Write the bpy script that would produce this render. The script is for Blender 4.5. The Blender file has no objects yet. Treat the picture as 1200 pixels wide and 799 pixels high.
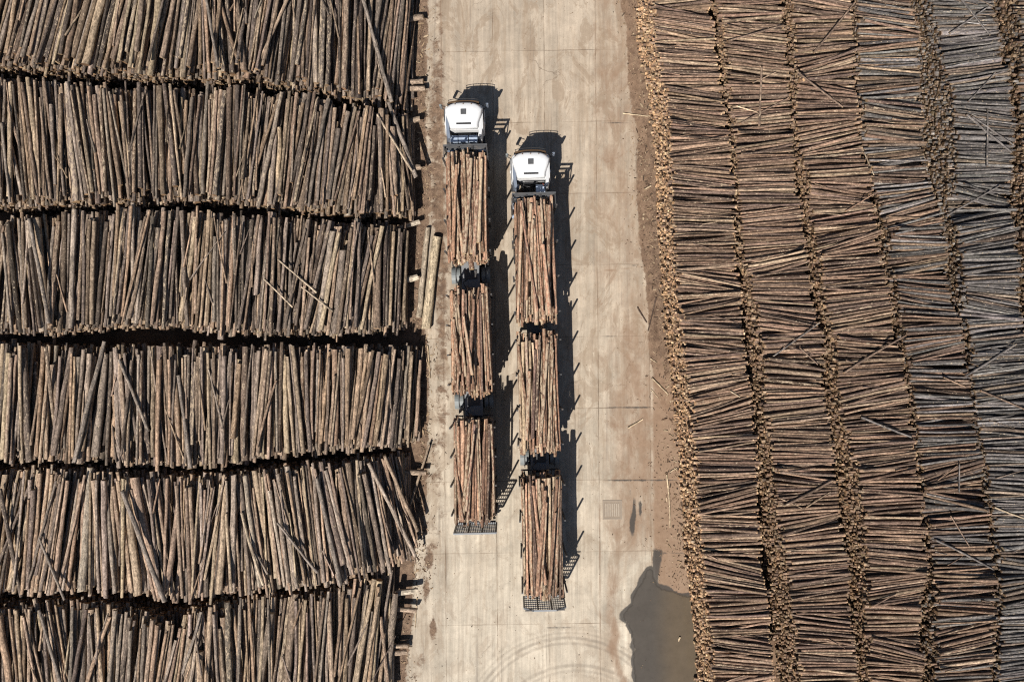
import bpy, bmesh, math, random
import numpy as np
from mathutils import Vector, Matrix

random.seed(7)
rng = np.random.default_rng(11)
R = math.radians
scene = bpy.context.scene
col = scene.collection

# ------------------------------------------------------------------ camera geometry
CAM_H = 52.0
LENS = 28.0
F = LENS / 36.0 * 1200.0            # focal length in reference pixels

def P(px, py, z=0.0):
    """Ground position (x, y) at height z that the drone sees at photo position px, py."""
    k = (CAM_H - z) / F
    return ((px - 600.0) * k, (399.5 - py) * k)

def PX(px, z=0.0):
    return (np.asarray(px, float) - 600.0) * (CAM_H - z) / F

def PY(py, z=0.0):
    return (399.5 - np.asarray(py, float)) * (CAM_H - z) / F

# ------------------------------------------------------------------ node helpers
class NT:
    def __init__(self, name):
        self.m = bpy.data.materials.new(name)
        self.m.use_nodes = True
        self.t = self.m.node_tree
        self.t.nodes.clear()
        self.out = self.n('ShaderNodeOutputMaterial')
        self.b = self.n('ShaderNodeBsdfPrincipled')
        self.t.links.new(self.b.outputs[0], self.out.inputs[0])

    def n(self, kind, **kw):
        x = self.t.nodes.new(kind)
        for k, v in kw.items():
            setattr(x, k, v)
        return x

    def put(self, sock, v):
        if isinstance(v, bpy.types.NodeSocket):
            self.t.links.new(v, sock)
        elif isinstance(v, (int, float)):
            try:
                sock.default_value = float(v)
            except TypeError:
                sock.default_value = (v, v, v)
        elif v is not None:
            v = tuple(v)
            if sock.type == 'RGBA' and len(v) == 3:
                v = v + (1.0,)
            sock.default_value = v

    def math(self, op, a, b=None, c=None, clamp=False):
        x = self.n('ShaderNodeMath', operation=op, use_clamp=clamp)
        self.put(x.inputs[0], a)
        if b is not None: self.put(x.inputs[1], b)
        if c is not None: self.put(x.inputs[2], c)
        return x.outputs[0]

    def vmath(self, op, a, b=None):
        x = self.n('ShaderNodeVectorMath', operation=op)
        self.put(x.inputs[0], a)
        if b is not None: self.put(x.inputs[1], b)
        return x.outputs[1] if op in ('LENGTH', 'DISTANCE', 'DOT_PRODUCT') else x.outputs[0]

    def mix(self, f, a, b, blend='MIX'):
        x = self.n('ShaderNodeMix', data_type='RGBA', blend_type=blend)
        self.put(x.inputs[0], f)
        self.put(x.inputs[6], a)
        self.put(x.inputs[7], b)
        return x.outputs[2]

    def noise(self, vec, scale=1.0, detail=3.0, rough=0.55, dist=0.0):
        x = self.n('ShaderNodeTexNoise')
        if vec is not None: self.put(x.inputs['Vector'], vec)
        x.inputs['Scale'].default_value = scale
        x.inputs['Detail'].default_value = detail
        x.inputs['Roughness'].default_value = rough
        x.inputs['Distortion'].default_value = dist
        return x.outputs[0]

    def ramp(self, v, lo, hi, a=0.0, b=1.0, smooth=True):
        x = self.n('ShaderNodeMapRange', interpolation_type='SMOOTHSTEP' if smooth else 'LINEAR')
        self.put(x.inputs[0], v)
        for i, q in enumerate((lo, hi, a, b)):
            self.put(x.inputs[i + 1], q)
        return x.outputs[0]

    def attr(self, name):
        return self.n('ShaderNodeAttribute', attribute_name=name)

    def bump(self, h, strength=0.4, dist=0.02):
        x = self.n('ShaderNodeBump')
        x.inputs['Strength'].default_value = strength
        x.inputs['Distance'].default_value = dist
        self.put(x.inputs['Height'], h)
        self.t.links.new(x.outputs[0], self.b.inputs['Normal'])

    def set(self, **kw):
        for k, v in kw.items():
            self.put(self.b.inputs[k.replace('_', ' ')], v)
        return self.m


def mat_bark():
    t = NT('bark')
    a = t.attr('tint')
    lc = t.attr('lc').outputs['Vector']
    streak = t.noise(t.vmath('MULTIPLY', lc, (11, 11, 0.9)), 1.0, 4, 0.65)
    blot = t.noise(t.vmath('MULTIPLY', lc, (4.5, 4.5, 2.6)), 1.0, 4, 0.65)
    fine = t.noise(t.vmath('MULTIPLY', lc, (13, 13, 7)), 1.0, 3, 0.7)
    k = t.ramp(streak, 0.30, 0.70, 0.45, 1.55, smooth=False)
    k = t.math('MULTIPLY', k, t.ramp(blot, 0.30, 0.70, 0.60, 1.40, smooth=False))
    k = t.math('MULTIPLY', k, t.ramp(fine, 0.30, 0.70, 0.46, 1.54, smooth=False))
    base = t.mix(1.0, a.outputs['Color'], k, 'MULTIPLY')
    pn = t.noise(t.vmath('MULTIPLY', lc, (9, 9, 3.2)), 1.0, 5, 0.7, 0.4)
    thr = t.math('SUBTRACT', 0.70, t.math('MULTIPLY', a.outputs['Alpha'], 0.26))
    peel = t.ramp(pn, thr, t.math('ADD', thr, 0.07))
    wood = t.mix(fine, (0.36, 0.26, 0.165), (0.70, 0.57, 0.41))
    c = t.mix(t.math('MULTIPLY', peel, 0.78), base, wood)
    kn = t.noise(t.vmath('MULTIPLY', lc, (10, 10, 6)), 1.0, 2, 0.6)
    c = t.mix(t.ramp(kn, 0.645, 0.70, 0, 0.65), c, (0.58, 0.46, 0.32))
    h = t.math('ADD', t.math('MULTIPLY', streak, 0.7), t.math('MULTIPLY', fine, 0.5))
    t.bump(h, 0.5, 0.03)
    return t.set(Base_Color=c, Roughness=0.88, Specular_IOR_Level=0.25)


def mat_cut():
    t = NT('cut_wood')
    a = t.attr('tint')
    lc = t.attr('lc').outputs['Vector']
    s = t.noise(t.vmath('MULTIPLY', lc, (9, 9, 3)), 1.0, 4, 0.65)
    f = t.noise(t.vmath('MULTIPLY', lc, (40, 40, 8)), 1.0, 2, 0.6)
    k = t.math('MULTIPLY', t.math('MULTIPLY_ADD', s, 1.1, 0.42), t.math('MULTIPLY_ADD', f, 0.8, 0.6))
    t.bump(f, 0.3, 0.01)
    return t.set(Base_Color=t.mix(1.0, a.outputs['Color'], k, 'MULTIPLY'), Roughness=0.85, Specular_IOR_Level=0.2)


def mat_simple(name, c, rough=0.5, metal=0.0, var=0.25, scale=6.0, dirt=None, spec=0.5):
    t = NT(name)
    co = t.n('ShaderNodeTexCoord').outputs['Object']
    s = t.noise(co, scale, 4, 0.65)
    cc = t.mix(1.0, c, t.math('MULTIPLY_ADD', s, 2 * var, 1 - var), 'MULTIPLY')
    if dirt:
        d = t.noise(co, scale * 0.35, 5, 0.7, 0.6)
        cc = t.mix(t.ramp(d, 0.5, 0.72, 0, dirt), cc, (0.24, 0.17, 0.11))
    return t.set(Base_Color=cc, Roughness=t.ramp(s, 0.2, 0.8, rough * 0.85, min(1, rough * 1.15)), Metallic=metal, Specular_IOR_Level=spec)


# photo coordinates of slab joints are turned into the road's own frame inside the concrete
def mat_concrete():
    t = NT('concrete_slabs')
    geo = t.n('ShaderNodeTexCoord').outputs['Object']
    m = t.attr('mask')
    sep = t.n('ShaderNodeSeparateColor'); t.put(sep.inputs[0], m.outputs['Color'])
    dirt, wet, stain = sep.outputs[0], sep.outputs[1], sep.outputs[2]
    clean_vignette = m.outputs['Alpha']
    xyz = t.n('ShaderNodeSeparateXYZ'); t.put(xyz.inputs[0], geo)
    X, Y = xyz.outputs[0], xyz.outputs[1]
    wob = t.math('MULTIPLY_ADD', t.noise(geo, 1.3, 3), 0.06, -0.03)
    A = t.math('ADD', t.math('MULTIPLY_ADD', Y, 0.0085, X), wob)      # across the road
    B = t.math('ADD', t.math('MULTIPLY_ADD', X, -0.015, Y), wob)      # along the road
    sx, sy = 60.3 * CAM_H / F, 83.9 * CAM_H / F
    a0 = (640.5 - 600) * CAM_H / F
    b0 = (399.5 - 395.5) * CAM_H / F
    fa = t.math('DIVIDE', t.math('SUBTRACT', A, a0), sx)
    fb = t.math('DIVIDE', t.math('SUBTRACT', B, b0), sy)
    def near(f, s, w):
        d = t.math('MULTIPLY', t.math('ABSOLUTE', t.math('SUBTRACT', t.math('FRACT', t.math('ADD', f, 0.5)), 0.5)), s)
        return t.ramp(d, w, w * 0.35)
    ja = near(fa, sx, 0.040); jb = t.math('MULTIPLY', near(fb, sy, 0.036), t.ramp(t.noise(t.vmath('MULTIPLY', geo, (.35, 1.2, 1)), 1.0, 2), 0.4, 0.6, 0.35, 1.0))
    # a finer saw cut halfway across each slab
    jc = t.math('MULTIPLY', near(t.math('ADD', fa, 0.5), sx, 0.03), t.ramp(t.noise(geo, 0.25, 2), 0.5, 0.6, 0, 0.35))
    wear = t.ramp(t.noise(geo, 0.45, 3), 0.35, 0.65, 0.15, 0.75)
    joint = t.math('MULTIPLY', t.math('MAXIMUM', t.math('MAXIMUM', ja, jb), jc), wear)
    cell = t.n('ShaderNodeCombineXYZ')
    t.put(cell.inputs[0], t.math('FLOOR', fa)); t.put(cell.inputs[1], t.math('FLOOR', fb))
    wn = t.n('ShaderNodeTexWhiteNoise', noise_dimensions='2D'); t.put(wn.inputs['Vector'], cell.outputs[0])
    slab = t.math('MULTIPLY_ADD', wn.outputs[0], 0.14, 0.93)
    long_ = t.noise(t.vmath('MULTIPLY', geo, (2.6, 0.09, 1)), 1.0, 5, 0.62)
    long2 = t.noise(t.vmath('MULTIPLY', geo, (9.0, 0.35, 1)), 1.0, 3, 0.6)
    blot = t.noise(geo, 0.55, 5, 0.62, 0.4)
    mid = t.noise(geo, 3.2, 4, 0.65)
    fine = t.noise(geo, 17.0, 3, 0.7)
    k = t.math('MULTIPLY', slab, t.math('MULTIPLY_ADD', long_, 1.0, 0.50))
    k = t.math('MULTIPLY', k, t.math('MULTIPLY_ADD', long2, 0.34, 0.83))
    k = t.math('MULTIPLY', k, t.math('MULTIPLY_ADD', blot, 0.85, 0.58))
    k = t.math('MULTIPLY', k, t.math('MULTIPLY_ADD', mid, 0.42, 0.79))
    k = t.math('MULTIPLY', k, t.math('MULTIPLY_ADD', fine, 0.46, 0.77))
    base = t.mix(clean_vignette, (0.378, 0.306, 0.231), (0.51, 0.448, 0.355))
    base = t.mix(1.0, base, k, 'MULTIPLY')
    # silt film left along the wheel paths
    silt = t.math('MULTIPLY', t.ramp(t.noise(t.vmath('MULTIPLY', geo, (1.5, 0.16, 1)), 1.0, 6, 0.68, 0.8), 0.46, 0.70), t.math('MULTIPLY_ADD', clean_vignette, -0.42, 0.62))
    base = t.mix(silt, base, t.mix(mid, (0.27, 0.19, 0.125), (0.33, 0.245, 0.165)))
    pat = t.ramp(t.noise(t.vmath('MULTIPLY', geo, (0.55, 0.30, 1)), 1.0, 8, 0.72, 1.2), 0.51, 0.58, 0, 0.55)
    base = t.mix(t.math('MULTIPLY', pat, t.ramp(clean_vignette, 0.2, 1.0, 1.0, 0.45)), base, t.mix(mid, (0.235, 0.165, 0.11), (0.30, 0.225, 0.155)))
    rub = t.ramp(t.noise(t.vmath('MULTIPLY', geo, (5.0, 0.12, 1)), 1.0, 5, 0.7, 0.3), 0.58, 0.68, 0, 0.42)
    base = t.mix(rub, base, (0.17, 0.14, 0.115))
    cv = t.n('ShaderNodeTexVoronoi', feature='DISTANCE_TO_EDGE')
    t.put(cv.inputs['Vector'], t.vmath('ADD', geo, t.vmath('MULTIPLY', t.n('ShaderNodeTexNoise').outputs[1], (0, 0, 0))))
    cv.inputs['Scale'].default_value = 0.21
    wv = t.n('ShaderNodeTexNoise'); t.put(wv.inputs['Vector'], geo); wv.inputs['Scale'].default_value = 0.9; wv.inputs['Detail'].default_value = 6
    t.put(cv.inputs['Vector'], t.vmath('ADD', geo, t.vmath('MULTIPLY', t.vmath('SUBTRACT', wv.outputs[1], (.5, .5, .5)), (2.2, 2.2, 0))))
    crack = t.math('MULTIPLY', t.ramp(cv.outputs['Distance'], 0.0065, 0.002), t.ramp(t.noise(geo, 0.16, 2), 0.52, 0.62, 0, 0.55))
    base = t.mix(crack, base, (0.11, 0.075, 0.05))
    # specks of bark
    vo = t.n('ShaderNodeTexVoronoi'); t.put(vo.inputs['Vector'], geo); vo.inputs['Scale'].default_value = 3.4
    speck = t.math('MULTIPLY', t.ramp(vo.outputs['Distance'], 0.12, 0.06), t.ramp(t.noise(geo, 0.4, 4, 0.65), 0.44, 0.60))
    base = t.mix(t.math('MULTIPLY', speck, 0.7), base, (0.13, 0.075, 0.04))
    # tyre marks: the arcs of a turning lorry
    arcs = None
    for cx, cy, r, w, s in ((667, 868, 121, 1.8, 0.6), (667, 868, 114.5, 1.6, 0.5), (667, 868, 127, 1.2, 0.28), (667, 868, 133, 2.0, 0.15), (676, 888, 109, 2.0, 0.5), (676, 888, 102.5, 1.6, 0.38), (676, 888, 97, 1.2, 0.15)):
        gx, gy = P(cx, cy)
        d = t.vmath('DISTANCE', geo, (gx, gy, 0))
        wb = t.math('MULTIPLY', t.math('ABSOLUTE', t.math('SUBTRACT', d, r * CAM_H / F)), F / CAM_H)
        q = t.ramp(wb, w * 1.6, w * 0.3, 0, s)
        arcs = q if arcs is None else t.math('MAXIMUM', arcs, q)
    arcs = t.math('MULTIPLY', arcs, t.ramp(t.noise(geo, 1.4, 3), 0.3, 0.6, 0.35, 1.0))
    base = t.mix(t.math('MULTIPLY', arcs, 0.85), base, (0.20, 0.165, 0.13))
    # dirt, its edge broken up by noise
    en = t.noise(geo, 1.3, 8, 0.74, 0.5)
    dm = t.ramp(t.math('ADD', dirt, t.math('MULTIPLY_ADD', en, 1.7, -0.85)), 0.36, 0.66)
    dn = t.noise(geo, 2.3, 6, 0.7)
    dcol = t.mix(t.ramp(dn, 0.32, 0.68), (0.090, 0.053, 0.034), (0.225, 0.148, 0.097))
    dcol = t.mix(1.0, dcol, t.ramp(fine, 0.25, 0.75, 0.6, 1.4), 'MULTIPLY')
    base = t.mix(joint, base, t.mix(t.ramp(en, 0.4, 0.6), (0.10, 0.068, 0.045), (0.21, 0.145, 0.095)))
    base = t.mix(t.math('MULTIPLY', dm, 0.93), base, dcol)
    # tan mud film, then dark stains and wet edges
    sm = t.ramp(t.math('ADD', stain, t.math('MULTIPLY_ADD', t.noise(t.vmath('MULTIPLY', geo, (1.0, 0.5, 1)), 1.1, 7, 0.7, 0.5), 1.2, -0.6)), 0.2, 0.8, 0, 0.9)
    base = t.mix(sm, base, t.mix(t.ramp(dn, 0.25, 0.75), (0.225, 0.143, 0.092), (0.300, 0.202, 0.135)))
    wm = t.ramp(t.math('ADD', wet, t.math('MULTIPLY_ADD', en, 1.3, -0.65)), 0.3, 0.75)
    base = t.mix(t.math('MULTIPLY', wm, 0.9), base, (0.040, 0.036, 0.032))
    t.bump(t.math('ADD', t.math('MULTIPLY', mid, 0.6), t.math('SUBTRACT', fine, t.math('MULTIPLY', joint, 2.0))), 0.25, 0.02)
    return t.set(Base_Color=base, Roughness=t.math('SUBTRACT', 0.9, t.math('MULTIPLY', wm, 0.35)), Specular_IOR_Level=0.25)


def mat_dirt():
    t = NT('bare_dirt')
    co = t.n('ShaderNodeTexCoord').outputs['Object']
    a = t.noise(co, 0.6, 6, 0.65)
    b = t.noise(co, 6.0, 5, 0.7)
    c = t.mix(t.ramp(a, 0.3, 0.7), (0.13, 0.08, 0.052), (0.245, 0.165, 0.108))
    c = t.mix(1.0, c, t.math('MULTIPLY_ADD', b, 0.9, 0.55), 'MULTIPLY')
    t.bump(b, 0.6, 0.05)
    return t.set(Base_Color=c, Roughness=0.95, Specular_IOR_Level=0.15)


def mat_water():
    t = NT('muddy_water')
    co = t.n('ShaderNodeTexCoord').outputs['Object']
    a = t.noise(co, 0.35, 4, 0.6)
    xs = t.n('ShaderNodeSeparateXYZ'); t.put(xs.inputs[0], co)
    side = t.ramp(t.math('ADD', xs.outputs[0], t.math('MULTIPLY', a, 0.8)), 9.4, 11.2)
    c = t.mix(side, (0.088, 0.077, 0.065), (0.118, 0.092, 0.064))
    c = t.mix(1.0, c, t.math('MULTIPLY_ADD', t.noise(co, 1.1, 5, 0.7), 0.5, 0.75), 'MULTIPLY')
    rip = t.noise(co, 7.0, 2, 0.5)
    t.put(t.b.inputs['Alpha'], t.ramp(t.math('ADD', t.attr('depth').outputs['Fac'], t.math('MULTIPLY_ADD', t.noise(co, 2.2, 5, 0.7), 1.0, -0.5)), 0.15, 0.95))
    t.bump(rip, 0.03, 0.01)
    return t.set(Base_Color=c, Roughness=0.07, IOR=1.33, Specular_IOR_Level=0.5)


M = dict(
    bark=mat_bark(), cut=mat_cut(), concrete=mat_concrete(), dirt=mat_dirt(), water=mat_water(),
    paint=mat_simple('white_paint', (0.78, 0.785, 0.78), 0.36, 0, 0.07, 2.0, dirt=0.2),
    grey=mat_simple('grey_panel', (0.17, 0.20, 0.25), 0.42, 0, 0.15, 3.0),
    steel=mat_simple('dark_steel', (0.055, 0.055, 0.058), 0.6, 0.2, 0.4, 5.0, dirt=0.45),
    rail=mat_simple('worn_steel_rail', (0.20, 0.21, 0.22), 0.55, 0.4, 0.35, 5.0, dirt=0.35),
    frame=mat_simple('dark_frame_steel', (0.085, 0.087, 0.09), 0.6, 0.2, 0.4, 5.0, dirt=0.3),
    plate=mat_simple('grey_deck_plate', (0.20, 0.205, 0.21), 0.6, 0.1, 0.25, 3.0, dirt=0.35),
    fender=mat_simple('pale_fender', (0.21, 0.23, 0.23), 0.5, 0, 0.18, 3.0, dirt=0.3),
    rubber=mat_simple('tyre_rubber', (0.022, 0.021, 0.02), 0.85, 0, 0.3, 8.0, dirt=0.4),
    rim=mat_simple('wheel_rim', (0.34, 0.34, 0.34), 0.45, 0.6, 0.2, 6.0, dirt=0.3),
    glass=mat_simple('dark_glass', (0.02, 0.024, 0.028), 0.08, 0, 0.1),
    visor=mat_simple('amber_visor', (0.15, 0.088, 0.042), 0.25, 0, 0.15),
    black=mat_simple('black_plastic', (0.022, 0.022, 0.024), 0.55, 0, 0.2),
    alu=mat_simple('blue_grey_tread_plate', (0.42, 0.50, 0.62), 0.42, 0.1, 0.4, 7.0, dirt=0.25),
    hose=mat_simple('red_hose', (0.20, 0.045, 0.03), 0.5),
    lens=mat_simple('lamp_lens', (0.75, 0.75, 0.72), 0.15),
    red=mat_simple('tail_lens', (0.35, 0.015, 0.012), 0.25),
)

# ------------------------------------------------------------------ object helpers
def tag(o, label=None, cat=None, group=None, kind=None):
    if label: o['label'] = label
    if cat: o['category'] = cat
    if group: o['group'] = group
    if kind: o['kind'] = kind
    return o

def empty(name, loc, rz=0.0):
    o = bpy.data.objects.new(name, None)
    o.location = loc
    o.rotation_euler = (0, 0, rz)
    o.empty_display_size = 0.3
    col.objects.link(o)
    return o

class MB:
    """Collects boxes, bars and tubes into one mesh."""
    def __init__(self):
        self.bm = bmesh.new()
    def box(self, lo, hi, bevel=0.0, rot=None, at=None):
        r = bmesh.ops.create_cube(self.bm, size=1.0)
        vs = r['verts']
        c = [(a + b) / 2 for a, b in zip(lo, hi)]
        s = [abs(b - a) for a, b in zip(lo, hi)]
        for v in vs:
            v.co = Vector((v.co.x * s[0] + c[0], v.co.y * s[1] + c[1], v.co.z * s[2] + c[2]))
        if bevel > 0:
            es = list({e for v in vs for e in v.link_edges})
            g = bmesh.ops.bevel(self.bm, geom=es, offset=bevel, segments=2, profile=0.6, affect='EDGES')
            vs = list({v for f in g['faces'] for v in f.verts} | {v for v in vs if v.is_valid})
        if rot is not None:
            bmesh.ops.rotate(self.bm, verts=vs, cent=at or c, matrix=rot)
        return self
    def bar(self, p, q, w, h=None):
        """a square bar from p to q"""
        p, q = Vector(p), Vector(q)
        d = (q - p); L = d.length
        h = h or w
        m = d.to_track_quat('Z', 'Y').to_matrix()
        r = bmesh.ops.create_cube(self.bm, size=1.0)
        for v in r['verts']:
            v.co = m @ Vector((v.co.x * w, v.co.y * h, v.co.z * L)) + (p + q) / 2
        return self
    def tube(self, pts, r, n=8, r2=None):
        pts = [Vector(p) for p in pts]
        rings = []
        for i, p in enumerate(pts):
            d = (pts[min(i + 1, len(pts) - 1)] - pts[max(i - 1, 0)]).normalized()
            m = d.to_track_quat('Z', 'Y').to_matrix()
            rr = r if r2 is None else r + (r2 - r) * i / (len(pts) - 1)
            rings.append([self.bm.verts.new(m @ Vector((math.cos(2 * math.pi * k / n) * rr, math.sin(2 * math.pi * k / n) * rr, 0)) + p) for k in range(n)])
        for a, b in zip(rings, rings[1:]):
            for k in range(n):
                f = self.bm.faces.new((a[k], a[(k + 1) % n], b[(k + 1) % n], b[k])); f.smooth = True
        self.bm.faces.new(rings[0][::-1]); self.bm.faces.new(rings[-1])
        return self
    def loft(self, rings, smooth=False, caps=True):
        vs = [[self.bm.verts.new(p) for p in ring] for ring in rings]
        n = len(vs[0])
        for a, b in zip(vs, vs[1:]):
            for k in range(n):
                f = self.bm.faces.new((a[k], a[(k + 1) % n], b[(k + 1) % n], b[k])); f.smooth = smooth
        if caps:
            self.bm.faces.new(vs[0][::-1]); self.bm.faces.new(vs[-1])
        return self
    def build(self, name, mat, parent=None, recalc=True):
        if recalc:
            bmesh.ops.recalc_face_normals(self.bm, faces=self.bm.faces[:])
        me = bpy.data.meshes.new(name)
        self.bm.to_mesh(me); self.bm.free()
        for m in (mat if isinstance(mat, (list, tuple)) else [mat]):
            me.materials.append(m)
        o = bpy.data.objects.new(name, me)
        col.objects.link(o)
        if parent is not None: o.parent = parent
        return o

def copy_tree(o, parent=None):
    c = o.copy(); col.objects.link(c)
    if parent is not None: c.parent = parent
    for ch in o.children:
        copy_tree(ch, c)
    return c

# ------------------------------------------------------------------ logs
def log_geometry(Pa, Pb, ra, rb, sides, segs, bend=0.0, rough=0.05, s=None):
    """Vertices of n logs at once: bark rings, then the two cut faces. Returns verts (n,V,3), lc (n,V,3)."""
    Pa, Pb = np.asarray(Pa, float), np.asarray(Pb, float)
    n = len(Pa)
    ra, rb = np.asarray(ra, float), np.asarray(rb, float)
    d = Pb - Pa
    L = np.linalg.norm(d, axis=1)
    w = d / L[:, None]
    up = np.tile([0.0, 0.0, 1.0], (n, 1))
    up[np.abs(w[:, 2]) > 0.9] = (1.0, 0.0, 0.0)
    e1 = np.cross(up, w); e1 /= np.linalg.norm(e1, axis=1)[:, None]
    e2 = np.cross(w, e1)
    rings = segs + 1
    s = np.linspace(0, 1, rings) if s is None else np.asarray(s)
    ang = np.arange(sides) * 2 * np.pi / sides
    rot = rng.uniform(0, 6.28, n)
    th = ang[None, None, :] + rot[:, None, None]
    rad = ra[:, None] + (rb - ra)[:, None] * s[None, :]
    rad = rad[:, :, None] * (1 + rng.normal(0, rough, (n, rings, 1)) + rng.normal(0, rough * 0.8, (n, rings, sides)))
    ph = rng.uniform(0, 6.28, n)
    amp = bend * np.abs(rng.normal(0, 1, n)) * L
    arc = amp[:, None] * np.sin(np.pi * s)[None, :]
    wig = rng.normal(0, 1, (n, rings)) * ra[:, None] * 0.10 * (1 if segs > 1 else 0)
    cx = np.cos(ph)[:, None] * arc + wig
    cz = np.sin(ph)[:, None] * arc * 0.35
    lx = np.cos(th) * rad + cx[:, :, None]
    lz = np.sin(th) * rad + cz[:, :, None]
    la = (s * 1.0)[None, :, None] * L[:, None, None] * np.ones((1, 1, sides))
    # sawn faces are rarely square to the log
    tilt = rng.normal(0, 0.12, (n, 2, 2))
    la[:, 0, :] += tilt[:, 0, 0, None] * (np.cos(th) * rad)[:, 0, :] + tilt[:, 0, 1, None] * (np.sin(th) * rad)[:, 0, :]
    la[:, -1, :] += tilt[:, 1, 0, None] * (np.cos(th) * rad)[:, -1, :] + tilt[:, 1, 1, None] * (np.sin(th) * rad)[:, -1, :]
    v = Pa[:, None, None, :] + lx[..., None] * e1[:, None, None, :] + lz[..., None] * e2[:, None, None, :] + la[..., None] * w[:, None, None, :]
    off = rng.uniform(-40, 40, (n, 1, 1, 3))
    lc = np.stack([np.cos(th) * rad, np.sin(th) * rad, la], axis=-1) + off
    v = v.reshape(n, rings * sides, 3); lc = lc.reshape(n, rings * sides, 3)
    v = np.concatenate([v, v[:, :sides], v[:, -sides:]], axis=1)
    lc = np.concatenate([lc, lc[:, :sides], lc[:, -sides:]], axis=1)
    return v, lc

def log_topology(sides, segs):
    loops, sizes, matid = [], [], []
    for i in range(segs):
        for k in range(sides):
            a, b = i * sides + k, i * sides + (k + 1) % sides
            loops += [a, b, b + sides, a + sides]; sizes.append(4); matid.append(0)
    base = (segs + 1) * sides
    loops += [base + k for k in range(sides)][::-1]; sizes.append(sides); matid.append(1)
    loops += [base + sides + k for k in range(sides)]; sizes.append(sides); matid.append(1)
    return np.array(loops), np.array(sizes), np.array(matid)

def mesh_from_logs(name, v, lc, tint, cap, sides, segs, frayed=0.0):
    n, V, _ = v.shape
    lo, sz, mi = log_topology(sides, segs)
    loops = (lo[None, :] + (np.arange(n) * V)[:, None]).ravel().astype(np.int32)
    sizes = np.tile(sz, n)
    start = np.concatenate([[0], np.cumsum(sizes)[:-1]]).astype(np.int32)
    mids = np.tile(mi, n).astype(np.int32)
    me = bpy.data.meshes.new(name)
    me.vertices.add(n * V); me.loops.add(len(loops)); me.polygons.add(len(sizes))
    me.vertices.foreach_set('co', v.reshape(-1).astype(np.float32))
    me.loops.foreach_set('vertex_index', loops)
    me.polygons.foreach_set('loop_start', start)
    me.polygons.foreach_set('material_index', mids)
    me.polygons.foreach_set('use_smooth', (mids == 0))
    me.update(calc_edges=True)
    c = np.empty((n, V, 4), np.float32)
    nb = (segs + 1) * sides
    c[:, :nb] = tint[:, None, :]
    c[:, nb:, :3] = cap[:, None, :3]; c[:, nb:, 3] = 0
    if frayed:        # bark knocked off where the saw and the grab took hold
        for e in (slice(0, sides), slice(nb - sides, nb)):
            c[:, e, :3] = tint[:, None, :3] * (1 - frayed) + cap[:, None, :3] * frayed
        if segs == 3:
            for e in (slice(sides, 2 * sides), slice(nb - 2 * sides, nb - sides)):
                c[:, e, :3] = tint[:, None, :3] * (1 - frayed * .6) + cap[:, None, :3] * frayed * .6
    me.attributes.new('tint', 'FLOAT_COLOR', 'POINT').data.foreach_set('color', c.ravel())
    me.attributes.new('lc', 'FLOAT_VECTOR', 'POINT').data.foreach_set('vector', lc.reshape(-1).astype(np.float32))
    me.materials.append(M['bark']); me.materials.append(M['cut'])
    return me

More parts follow.
